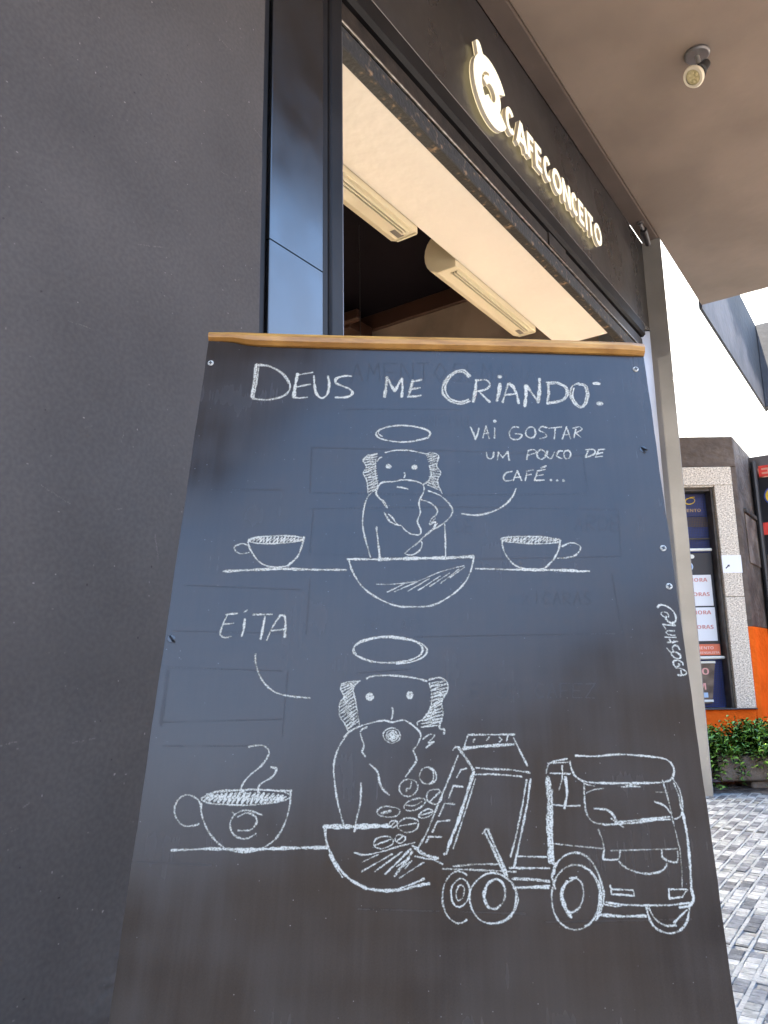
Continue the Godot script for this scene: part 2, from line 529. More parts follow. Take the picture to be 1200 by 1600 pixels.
# ---------------------------------------------------------------- setting
func pavement() -> void:
	var st := tool()
	quad(st, Vector3(-300, -0.13, -300), Vector3(300, -0.13, -300), Vector3(300, -0.13, 300), Vector3(-300, -0.13, 300), Vector3.UP)
	obj("ground", st, M.street).set_meta("kind", "structure")
	st = tool()
	bx(st, Vector3(-7.0, -0.14, -14.0), Vector3(4.2, 0.0, 8.0), 0.012)
	var pave := obj("pavement", st, M.mortar)
	pave.set_meta("kind", "structure")
	# little paving blocks: columns run along the shopfront, a metre-wide slab at a time
	var light: Array[StandardMaterial3D] = []
	var dark: Array[StandardMaterial3D] = []
	var tex := noise_tex(0.05, Color(0.86, 0.86, 0.86), Color.WHITE, 51, 256, 4)
	var bmp := bump_tex(0.08, 52, 4.0, 256)
	for k in 5:
		var v := 0.195 + 0.028 * k
		light.append(tp(mat(lin(v, v * 0.985, v * 0.95), 0.9, 0.25), 2.3, tex, bmp, 0.4))
		var d := 0.085 + 0.016 * k
		dark.append(tp(mat(lin(d * 0.98, d * 1.0, d * 1.06), 0.9, 0.25), 2.3, tex, bmp, 0.4))
	var shapes: Array[ArrayMesh] = []
	for k in 4:
		var s := tool()
		var w := (0.0225 + rng.randf_range(-0.001, 0.001)) * K
		var l := 0.0262 * K
		var c := [Vector2(-w, -l), Vector2(w, -l), Vector2(w, l), Vector2(-w, l)]
		for i in 4:
			c[i] += Vector2(rng.randf_range(-0.0014, 0.0014), rng.randf_range(-0.0009, 0.0009))
		var hh := 0.0045 + rng.randf_range(-0.0008, 0.0008)
		for i in 4:
			var a: Vector2 = c[i]
			var b: Vector2 = c[(i + 1) % 4]
			var ai := a * 0.94
			var bi := b * 0.94
			quad(s, Vector3(a.x, -0.004, a.y), Vector3(b.x, -0.004, b.y), Vector3(b.x, hh - 0.0015, b.y), Vector3(a.x, hh - 0.0015, a.y), Vector3(a.x + b.x, 0, a.y + b.y))
			quad(s, Vector3(a.x, hh - 0.0015, a.y), Vector3(b.x, hh - 0.0015, b.y), Vector3(bi.x, hh, bi.y), Vector3(ai.x, hh, ai.y), Vector3(a.x + b.x, 0.1, a.y + b.y))
		quad(s, Vector3(c[0].x, hh, c[0].y) * Vector3(0.94, 1, 0.94), Vector3(c[1].x, hh, c[1].y) * Vector3(0.94, 1, 0.94), Vector3(c[2].x, hh, c[2].y) * Vector3(0.94, 1, 0.94), Vector3(c[3].x, hh, c[3].y) * Vector3(0.94, 1, 0.94), Vector3.UP)
		shapes.append(s.commit())
	var singles := []
	var rest_t: Array[Transform3D] = []
	var rest_c: Array[Color] = []
	var px := 0.0625 * K
	var pz := 0.0545 * K
	for ci in range(-34, 40):
		var x := ci * px + 0.02
		var run := rng.randi_range(0, 3)
		var is_dark := rng.randf() < 0.4
		for ri in range(0, 150):
			var z := -1.3 - ri * pz
			if run <= 0:
				is_dark = not is_dark
				run = (3 if rng.randf() < 0.7 else rng.randi_range(2, 4)) if is_dark else rng.randi_range(2, 5)
			run -= 1
			if rng.randf() < 0.025:
				continue
			var off := fposmod(-z / K - 0.2, 1.0)
			if off < 0.03 or off > 0.97:
				continue
			var tone := rng.randi_range(0, 4)
			var tilt := Basis(Vector3.UP, rng.randf_range(-0.03, 0.03)) * Basis(Vector3.RIGHT, rng.randf_range(-0.012, 0.012)) * Basis(Vector3.FORWARD, rng.randf_range(-0.012, 0.012))
			var t := Transform3D(tilt, Vector3(x + rng.randf_range(-0.002, 0.002), 0.0, z + rng.randf_range(-0.0015, 0.0015)))
			# the strip beside the board, as far as single blocks can be told apart
			var zu := -z / K - 2.65
			var xu := (x - 1.2) / K + 1.2
			var lo := 0.58 - 0.128 * zu
			var hi := lo + 0.12 + 0.065 * zu
			if zu > -0.2 and xu > lo - 0.06 and xu < hi + 0.06 and zu < 3.65:
				singles.append([t, shapes[rng.randi_range(0, 3)], dark[tone] if is_dark else light[tone]])
			else:
				rest_t.append(t)
				var g := (0.085 + 0.016 * tone) if is_dark else (0.195 + 0.028 * tone)
				rest_c.append(Color(g, g * 0.99, g * (1.03 if is_dark else 0.95)))
	singles.sort_custom(func(a, b): return a[0].origin.z > b[0].origin.z)
	for i in singles.size():
		var s: Array = singles[i]
		if i < 300:
			var o := MeshInstance3D.new()
			o.name = "paver"
			o.mesh = s[1]
			o.material_override = s[2]
			o.transform = s[0]
			pave.add_child(o, true)
		else:
			rest_t.append(s[0])
			var c: Color = (s[2] as StandardMaterial3D).albedo_color.srgb_to_linear()
			rest_c.append(c)
	var mm := MultiMesh.new()
	mm.transform_format = MultiMesh.TRANSFORM_3D
	mm.use_colors = true
	mm.mesh = shapes[0]
	mm.instance_count = rest_t.size()
	for i in rest_t.size():
		mm.set_instance_transform(i, rest_t[i])
		mm.set_instance_color(i, rest_c[i])
	var mi := MultiMeshInstance3D.new()
	mi.name = "paver_field"
	mi.multimesh = mm
	var pm := tp(mat(Color.WHITE, 0.9, 0.25), 2.3, tex, bmp, 0.4)
	pm.vertex_color_use_as_albedo = true
	mi.material_override = pm
	mi.set_meta("kind", "stuff")
	pave.add_child(mi)
	# raised cement between the columns, broken up by hand
	st = tool()
	for ci in range(-34, 41):
		var x := ci * px + 0.02 - px / 2
		for j in 62:
			var z := -1.3 - j * 0.1
			var w0 := 0.0052 + rng.randf_range(-0.0016, 0.0016)
			bx(st, Vector3(x - w0, -0.003, z - 0.0985), Vector3(x + w0, 0.0042 + rng.randf_range(-0.0006, 0.0006), z), 0.001)
	var ridge := obj("cement_ridges", st, M.cement, pave)
	ridge.set_meta("kind", "stuff")
	for k in 9:
		st = tool()
		var z := -(1.2 + k) * K
		bx(st, Vector3(-3.0, -0.01, z - 0.005), Vector3(4.1, 0.0025, z + 0.005))
		obj("slab_joint", st, M.joint, pave)

# ---------------------------------------------------------------- the cafe building
func rough_wall(parent: Node) -> void:
	# plaster wall left of the door, hand-rendered: slow swells, and flaked near the ground
	var st := tool()
	var swell := FastNoiseLite.new()
	swell.seed = 61
	swell.frequency = 0.9
	var chip := FastNoiseLite.new()
	chip.seed = 62
	chip.frequency = 7.0
	chip.fractal_octaves = 5
	var depth := func(z: float, y: float) -> float:
		var low := clampf((0.62 - y + 0.16 * chip.get_noise_2d(z * 0.3, y * 0.3)) / 0.22, 0.0, 1.0)
		var c := chip.get_noise_2d(z, y * 1.8)
		var edge := clampf((-1.05 - z) / 0.1, 0.0, 1.0)
		return 0.014 + 0.0006 * swell.get_noise_2d(z, y) + low * (0.003 * c - (0.005 if c > 0.12 else 0.0)) - 0.003 * edge * absf(chip.get_noise_2d(z * 0.5, y))
	var add := func(z0: float, z1: float, y0: float, y1: float, nz: int, ny: int) -> void:
		var at := func(i: int, j: int) -> Vector3:
			var z := lerpf(z0, z1, float(i) / nz)
			var y := lerpf(y0, y1, float(j) / ny)
			return Vector3(depth.call(z, y), y, z)
		var grid: Array[Vector3] = []
		for i in nz + 1:
			for j in ny + 1:
				grid.append(at.call(i, j))
		for i in nz:
			for j in ny:
				var a := grid[i * (ny + 1) + j]
				var b := grid[(i + 1) * (ny + 1) + j]
				var c := grid[(i + 1) * (ny + 1) + j + 1]
				var d := grid[i * (ny + 1) + j + 1]
				for v: Vector3 in [a, b, c, a, c, d]:
					st.add_vertex(v)
	add.call(-0.2, -1.182, 0.0, 1.1, 160, 180)
	add.call(-0.2, -1.182, 1.1, 3.8, 50, 120)
	add.call(2.5, -0.2, 0.0, 3.8, 60, 80)
	st.index()
	st.generate_normals()
	# generate_normals() follows the winding; the faces above run so that they look to the street
	obj("plaster_wall", st, M.wall, parent)
	st = tool()
	bx(st, Vector3(-0.2, 0.0, -1.183), Vector3(0.008, 3.8, 2.5), 0.003)
	obj("wall_core", st, M.groove, parent)

func cafe() -> void:
	var b := thing("cafe_building", "dark painted cafe front with black granite doorway and lit sign under a canopy", "building", Vector3(0, -DY, 0))
	rough_wall(b)
	# granite pilaster of two slabs left of the opening
	for y in [[0.0, 2.084], [2.088, 3.06]]:
		var st := tool()
		upright(st, -0.08, 0.004, -1.430, -1.222, 0.003, y[0], y[1])
		obj("granite_slab", st, M.granite, b)
	var s := tool()
	bx(s, Vector3(-0.12, 0, -1.219), Vector3(-0.006, 3.06, -1.184), 0.002)
	obj("edge_strip", s, M.granite_edge, b)
	s = tool()
	bx(s, Vector3(-0.12, 0, -1.460), Vector3(-0.003, 3.06, -1.433), 0.003)
	obj("edge_strip", s, M.granite_edge, b)
	s = tool()
	upright(s, -0.30, 0.001, -1.528, -1.463, 0.012, 0.0, 3.06)
	var jamb := obj("door_jamb", s, M.granite_edge, b)
	s = tool()
	bx(s, Vector3(-0.055, 0, -1.543), Vector3(-0.012, 2.95, -1.529), 0.004)
	obj("shutter_guide", s, M.grey_metal, jamb)
	for q in [[2.47, 0.020], [2.44, 0.014], [2.37, 0.012], [2.355, 0.010], [2.04, 0.014]]:
		s = tool()
		bx(s, Vector3(-0.03, q[0] - q[1], -1.5445), Vector3(-0.016, q[0], -1.5425), 0.001)
		obj("paint_drip", s, M.card, jamb)
	# lintel: granite slab, dark shutter track with a bright lip, worn inner board
	s = tool()
	bx(s, Vector3(-0.10, 3.062, -4.642), Vector3(0.012, 3.160, -1.452), 0.014)
	obj("lintel", s, M.granite_edge, b)
	s = tool()
	bx(s, Vector3(-0.09, 2.984, -4.642), Vector3(-0.012, 3.058, -1.530), 0.006)
	var track := obj("shutter_track", s, M.track, b)
	s = tool()
	bx(s, Vector3(-0.016, 2.974, -4.642), Vector3(-0.006, 2.983, -1.530), 0.002)
	obj("track_lip", s, M.lip, track)
	s = tool()
	bx(s, Vector3(-0.02, 2.988, -3.33), Vector3(-0.004, 3.056, -3.12), 0.003)
	obj("splice_plate", s, M.track, track)
	s = tool()
	bx(s, Vector3(-0.06, 2.899, -4.642), Vector3(-0.014, 2.972, -1.530), 0.004)
	obj("worn_board", s, M.worn, b)
	# fascia above the opening, with the sign's wall
	s = tool()
	bx(s, Vector3(-0.15, 3.164, -4.788), Vector3(0.0, 3.80, -1.452))
	bx(s, Vector3(-0.15, 3.064, -1.452), Vector3(0.0, 3.80, -1.183))
	obj("fascia", s, M.fascia, b)
	s = tool()
	bx(s, Vector3(-0.0005, 3.161, -4.788), Vector3(0.005, 3.166, -1.452), 0.001)
	obj("fascia_edge", s, M.grey_metal, b)
	# right end: narrow granite strip and the projecting post
	s = tool()
	for q in [[-0.100, -4.655, 0.0, -4.788], [-0.30, -4.655, -0.10, -4.655]]:
		quad(s, Vector3(q[0], 0, q[1]), Vector3(q[2], 0, q[3]), Vector3(q[2], 3.16, q[3]), Vector3(q[0], 3.16, q[1]), Vector3(0.5, 0, 0.6))
	quad(s, Vector3(-0.30, 0, -4.655), Vector3(-0.30, 0, -4.789), Vector3(-0.30, 3.16, -4.789), Vector3(-0.30, 3.16, -4.655), Vector3.LEFT)
	obj("splayed_jamb", s, M.satin, b)
	s = tool()
	bx(s, Vector3(-0.2, 0.0, -4.798), Vector3(0.119, 3.80, -4.790), 0.001)
	obj("corner_post", s, M.post, b)
	s = tool()
	bx(s, Vector3(0.001, 3.803, -4.86), Vector3(0.103, 3.97, 2.5), 0.003)
	obj("frame_beam", s, M.frame_beam, b)
	s = tool()
	bx(s, Vector3(0.104, 3.822, -6.05), Vector3(CANOPY, 4.0, 2.5), 0.004)
	obj("canopy", s, M.soffit, b)
	# inside: cream strip of ceiling by the door, dark ceiling, side wall with its trim, floor
	s = tool()
	bx(s, Vector3(-0.360, 2.901, -4.08), Vector3(-0.022, 2.93, -1.35), 0.002)
	bx(s, Vector3(-0.360, 2.931, -4.08), Vector3(-0.33, 3.85, -1.35))
	obj("door_soffit", s, M.cream, b)
	s = tool()
	bx(s, Vector3(-6.0, 3.90, -4.75), Vector3(-0.15, 4.0, 2.5))
	obj("dark_ceiling", s, M.dark_ceiling, b)
	s = tool()
	bx(s, Vector3(-6.0, 0.0, -4.95), Vector3(-0.201, 3.80, -4.75))
	var side := obj("side_wall", s, M.beige, b)
	s = tool()
	bx(s, Vector3(-6.0, 3.76, -4.749), Vector3(-0.4, 3.90, -4.71), 0.006)
	obj("wall_trim", s, M.trim, side)
	s = tool()
	bx(s, Vector3(-2.42, 3.66, -4.709), Vector3(-2.2, 3.78, -4.40), 0.01)
	bx(s, Vector3(-3.2, 3.70, -4.42), Vector3(-2.1, 3.79, -4.36), 0.01)
	obj("ceiling_bracket", s, M.trim, side)
	s = tool()
	bx(s, Vector3(-0.30, 0.0, -4.650), Vector3(-0.112, 2.96, -4.55), 0.004)
	obj("inner_jamb", s, M.shop_granite, b)
	s = tool()
	bx(s, Vector3(-6.2, 0.0, -4.95), Vector3(-6.0, 4.0, 2.5))
	bx(s, Vector3(-6.0, 0.0, 2.3), Vector3(-0.2, 4.0, 2.5))
	obj("back_wall", s, M.beige, b)
	s = tool()
	bx(s, Vector3(-6.0, DY + 0.002, -4.75), Vector3(-0.01, DY + 0.03, 2.3))
	obj("shop_floor", s, M.floor, b)
	s = tool()
	bx(s, Vector3(-6.2, 4.005, -4.86), Vector3(0.05, HIGH, 2.5))
	obj("upper_storey", s, M.wall, b)

# an upright slab whose two street-side edges are rounded
func upright(st: SurfaceTool, x0: float, x1: float, z0: float, z1: float, r: float, y0: float, y1: float) -> void:
	var p := PackedVector2Array([Vector2(x0, z1), Vector2(x0, z0)])
	for i in 9:
		var a := PI / 2 * i / 8.0
		p.append(Vector2(x1 - r + r * sin(a), z0 + r - r * cos(a)))
	for i in 9:
		var a := PI / 2 * i / 8.0
		p.append(Vector2(x1 - r + r * cos(a), z1 - r + r * sin(a)))
	var c := Vector2((x0 + x1) / 2, (z0 + z1) / 2)
	for i in p.size():
		var a := p[i]
		var b := p[(i + 1) % p.size()]
		var m := (a + b) / 2 - c
		quad(st, Vector3(a.x, y0, a.y), Vector3(b.x, y0, b.y), Vector3(b.x, y1, b.y), Vector3(a.x, y1, a.y), Vector3(m.x, 0, m.y))
		tri(st, Vector3(c.x, y0, c.y), Vector3(a.x, y0, a.y), Vector3(b.x, y0, b.y), Vector3.DOWN)
		tri(st, Vector3(c.x, y1, c.y), Vector3(a.x, y1, a.y), Vector3(b.x, y1, b.y), Vector3.UP)

const DY := 0.25
const K := 0.762
const CANOPY := 1.6
const HIGH := 10.0

func added_pendants() -> void:  # lamps added out of view to brighten the cream door soffit
	for z in [-2.3, -3.6]:
		var o := thing("added_pendant_lamp", "added unseen warm dome pendant lamp inside the cafe, %s" % ("nearer the granite pilaster" if z > -3.0 else "nearer the far side wall"), "lamp", Vector3(-1.5, 1.75, z), 0.0, "added pendant lamps inside the cafe")
		var st := tool()
		lathe(st, Vector3(0, -0.02, 0), Vector3.UP, [Vector2(0, 0.17), Vector2(0.04, 0.165), Vector2(0.10, 0.12), Vector2(0.14, 0.05), Vector2(0.17, 0.02), Vector2(0.17, 0)])
		obj("shade", st, M.card, o)
		st = tool()
		rod(st, Vector3(0, 0.15, 0), Vector3(0, 1.90, 0), 0.003, 0.003, 8)
		obj("cord", st, M.black_metal, o)
		var b := MeshInstance3D.new()
		b.name = "bulb"
		var sp := SphereMesh.new()
		sp.radius = 0.05
		sp.height = 0.1
		b.mesh = sp
		b.position.y = -0.06
		b.material_override = M.pendant_glow
		o.add_child(b)
		var l := OmniLight3D.new()
		l.name = "bulb_light"
		l.light_color = Color(1.0, 0.96, 0.88)
		l.light_energy = 2.4
		l.light_size = 0.05
		l.omni_range = 9.0
		l.omni_attenuation = 2.0
		l.shadow_enabled = true
		l.position.y = -0.06
		o.add_child(l)

func ring_sector(c: Vector2, r0: float, r1: float, a0: float, a1: float, n := 28) -> PackedVector2Array:
	var p := PackedVector2Array()
	for i in n + 1:
		var a := deg_to_rad(lerpf(a0, a1, float(i) / n))
		p.append(c + Vector2(cos(a), sin(a)) * r1)
	for i in n + 1:
		var a := deg_to_rad(lerpf(a1, a0, float(i) / n))
		p.append(c + Vector2(cos(a), sin(a)) * r0)
	return p

func bar(a: Vector2, b: Vector2, w: float) -> PackedVector2Array:
	var n := (b - a).normalized().orthogonal() * w / 2
	return PackedVector2Array([a + n, b + n, b - n, a - n])

# a built-up letter: acrylic sides, lit face, and the light strip behind it that makes the halo
func lit(called: String, polys: Array, x0: float, x1: float, parent: Node) -> void:
	var body := tool()
	var face := tool()
	var behind := tool()
	for i in polys.size():
		var d := 0.0004 * i
		prism(body, polys[i], x0 + d, x1 - d)
		prism(face, polys[i], x1 - d + 0.0001, x1 - d + 0.0015)
		prism(behind, polys[i], x0 + d - 0.003, x0 + d - 0.0005)
	var b := obj(called, body, M.acrylic, parent)
	obj("lit_face", face, M.sign_glow, b)
	obj("back_light", behind, M.halo, b)

func cafe_sign() -> void:
	var o := thing("cafe_sign", "glowing cream raised letters and round cup emblem on the dark fascia", "sign", Vector3(0, -DY, 0))
	var x0 := 0.016
	var x1 := 0.032
	# emblem: a C with a turned C inside it and a stalk
	var c := Vector2(2.480, 3.357)
	var stalk := PackedVector2Array()
	for q: Vector2 in [Vector2(2.392, 3.452), Vector2(2.366, 3.496), Vector2(2.352, 3.506), Vector2(2.336, 3.504), Vector2(2.322, 3.492), Vector2(2.342, 3.418)]:
		stalk.append(q + Vector2(0.037, 0.031))
	lit("emblem", [ring_sector(c, 0.0845, 0.154, 30, 328), ring_sector(c, 0.038, 0.086, 100, -139), ring_sector(c, 0.038, 0.071, 160, 99), stalk], x0, x1, o)
	var k := 0.026
	var shapes := {
		"C": [["arc", 0.5, 0.5, 0.5, 42, 318]],
		"A": [[0.06, 0.0, 0.5, 1.0], [0.94, 0.0, 0.5, 1.0], [0.2, 0.30, 0.8, 0.30]],
		"F": [[0.1, 0.0, 0.1, 1.0], [0.1, 0.91, 0.9, 0.91], [0.1, 0.50, 0.75, 0.50]],
		"E": [[0.1, 0.0, 0.1, 1.0], [0.1, 0.91, 0.9, 0.91], [0.1, 0.50, 0.78, 0.50], [0.1, 0.09, 0.9, 0.09]],
		"O": [["arc", 0.5, 0.5, 0.5, 0, 360]],
		"N": [[0.1, 0.0, 0.1, 1.0], [0.1, 1.0, 0.9, 0.0], [0.9, 0.0, 0.9, 1.0]],
		"I": [[0.5, 0.0, 0.5, 1.0]],
		"T": [[0.5, 0.0, 0.5, 1.0], [0.02, 0.91, 0.98, 0.91]]}
	var word := "CAFECONCEITO"
	var wide := {"C": 0.092, "A": 0.108, "F": 0.072, "E": 0.076, "O": 0.118, "N": 0.100, "I": 0.03, "T": 0.082}
	var total := 0.0
	for ch in word:
		total += wide[ch]
	var gap := (3.812 - 2.611 - total) / (word.length() - 1)
	var w0 := 2.611
	var y0 := 3.276
	var h := 0.128
	for ch in word:
		var lw: float = wide[ch]
		var polys := []
		for s in shapes[ch]:
			if s[0] is String:
				var rx := lw / 2
				var ring := PackedVector2Array()
				var a0: float = s[4]
				var a1: float = s[5]
				for pass_ in 2:
					for i in 29:
						var a := deg_to_rad(lerpf(a0, a1, (i if pass_ == 0 else 28 - i) / 28.0))
						var r := Vector2(rx, h / 2) if pass_ == 0 else Vector2(rx - k, h / 2 - k)
						var cx := w0 + rx
						ring.append(Vector2(cx + cos(a) * r.x, y0 + h / 2 + sin(a) * r.y))
				if a1 - a0 >= 360:
					for half in 2:
						var part := PackedVector2Array()
						for pass_ in 2:
							for i in 17:
								var a := deg_to_rad(half * 180.0 + 180.0 * (i if pass_ == 0 else 16 - i) / 16.0)
								var r := Vector2(rx, h / 2) if pass_ == 0 else Vector2(rx - k, h / 2 - k)
								part.append(Vector2(w0 + rx + cos(a) * r.x, y0 + h / 2 + sin(a) * r.y))
						polys.append(part)
				else:
					polys.append(ring)
			else:
				var a := Vector2(w0 + lw * s[0], y0 + h * s[1])
				var bb := Vector2(w0 + lw * s[2], y0 + h * s[3])
				polys.append(bar(a, bb, k))
		lit("letter", polys, x0, x1, o)
		w0 += lw + gap

func canopy_lamp() -> void:
	var o := thing("ceiling_spotlight", "small bare spotlight bulb on a round grey base under the canopy", "lamp", Vector3(0.692, 3.821 - DY, -3.33))
	var st := tool()
	lathe(st, Vector3(0, 0.001, 0), Vector3.DOWN, [Vector2(0, 0), Vector2(0, 0.057), Vector2(0.010, 0.057), Vector2(0.017, 0.050), Vector2(0.019, 0.0)], 40)
	obj("base", st, M.grey_metal, o)
	st = tool()
	rod(st, Vector3(0, -0.016, 0), Vector3(0.004, -0.062, 0.004), 0.011)
	rod(st, Vector3(0.004, -0.055, 0.004), Vector3(0.042, -0.072, -0.012), 0.006)
	obj("arm", st, M.steel, o)
	st = tool()
	lathe(st, Vector3(0.030, -0.055, -0.02), Vector3(-0.35, -0.80, 0.55), [Vector2(0, 0), Vector2(0, 0.022), Vector2(0.055, 0.027), Vector2(0.075, 0.034), Vector2(0.078, 0.030), Vector2(0.078, 0)], 28)
	obj("socket", st, M.black_metal, o)
	st = tool()
	var p := Vector3(0.006, -0.112, 0.018)
	var d := Vector3(-0.40, -0.72, 0.60).normalized()
	lathe(st, p, d, [Vector2(0, 0), Vector2(0, 0.020), Vector2(0.02, 0.030), Vector2(0.045, 0.046), Vector2(0.058, 0.050), Vector2(0.066, 0.046), Vector2(0.066, 0.034)], 32)
	obj("bulb", st, M.bulb, o)
	st = tool()
	lathe(st, p + d * 0.058, d, [Vector2(0, 0), Vector2(0, 0.035), Vector2(0.005, 0.033), Vector2(0.007, 0)], 28)
	var u := d.cross(Vector3.UP).normalized()
	var w := d.cross(u)
	for i in 7:
		var e := Vector3.ZERO if i == 6 else (u * cos(i * TAU / 6) + w * sin(i * TAU / 6)) * 0.020
		lathe(st, p + d * 0.064 + e, d, [Vector2(0, 0), Vector2(0, 0.008), Vector2(0.003, 0.006), Vector2(0.0045, 0)], 12)
	obj("lens", st, M.lens, o)

func beam_hook() -> void:
	var o := thing("swivel_bracket", "small dark swivel bracket at the end of the beam above the corner post", "bracket", Vector3(0.066, 3.802 - DY, -4.60))
	var st := tool()
	lathe(st, Vector3(0, 0.003, 0.06), Vector3.DOWN, [Vector2(0, 0), Vector2(0, 0.022), Vector2(0.012, 0.020), Vector2(0.014, 0)], 20)
	obj("plate", st, M.grey_metal, o)
	st = tool()
	rod(st, Vector3(0, -0.01, 0.06), Vector3(0.008, -0.05, 0.0), 0.011)
	obj("arm", st, M.grey_metal, o)
	st = tool()
	rod(st, Vector3(0.008, -0.04, 0.03), Vector3(-0.004, -0.075, -0.10), 0.022, 0.018)
	obj("barrel", st, M.black_metal, o)
	st = tool()
	rod(st, Vector3(-0.018, -0.045, 0.01), Vector3(-0.026, -0.075, -0.07), 0.006)
	obj("lever", st, M.grey_metal, o)

func air_curtain(z0: float, z1: float, label: String) -> void:
	var o := thing("air_curtain", label, "air curtain", Vector3(-0.362, 2.872 - DY, 0), 0.0, "air curtains on the cream ceiling edge")
	# section in (depth into the shop, height): flat underside, round back
	var sec := PackedVector2Array([Vector2(0, 0), Vector2(0.105, 0)])
	for i in 9:
		var a := deg_to_rad(-50 + i * 140.0 / 8)
		sec.append(Vector2(0.085 + 0.085 * cos(a), 0.095 + 0.105 * sin(a)))
	sec.append(Vector2(0, 0.2))
	var st := tool()
	for i in sec.size():
		var a := sec[i]
		var b := sec[(i + 1) % sec.size()]
		var n := Vector2(b.y - a.y, -(b.x - a.x))
		quad(st, Vector3(-a.x, a.y, z0), Vector3(-b.x, b.y, z0), Vector3(-b.x, b.y, z1), Vector3(-a.x, a.y, z1), Vector3(-n.x, n.y, 0))
	var idx := Geometry2D.triangulate_polygon(sec)
	for i in range(0, idx.size(), 3):
		for zz in [[z0, 1.0], [z1, -1.0]]:
			tri(st, Vector3(-sec[idx[i]].x, sec[idx[i]].y, zz[0]), Vector3(-sec[idx[i + 1]].x, sec[idx[i + 1]].y, zz[0]), Vector3(-sec[idx[i + 2]].x, sec[idx[i + 2]].y, zz[0]), Vector3(0, 0, zz[1]))
	obj("housing", st, M.cream_plastic, o)
	st = tool()
	bx(st, Vector3(-0.044, -0.0035, z1 + 0.05), Vector3(-0.020, 0.004, z0 - 0.05))
	obj("air_slot", st, M.vent, o)
	for x in [-0.049, -0.033, -0.0185]:
		st = tool()
		bx(st, Vector3(x - 0.0035, -0.012, z1 + 0.045), Vector3(x + 0.0035, 0.003, z0 - 0.045), 0.001)
		obj("louvre", st, M.cream_plastic, o)
	st = tool()
	bx(st, Vector3(-0.088, -0.0015, z1 + 0.022), Vector3(-0.056, 0.001, z1 + 0.085))
	obj("rating_plate", st, M.label, o)
	st = tool()
	bx(st, Vector3(-0.104, -0.006, z1 + 0.001), Vector3(-0.001, 0.0, z1 + 0.012), 0.002)
	obj("end_strip", st, M.cream_plastic, o)
	st = tool()
	bx(st, Vector3(-0.104, -0.006, z0 - 0.012), Vector3(-0.001, 0.0, z0 - 0.001), 0.002)
	obj("end_strip", st, M.cream_plastic, o)

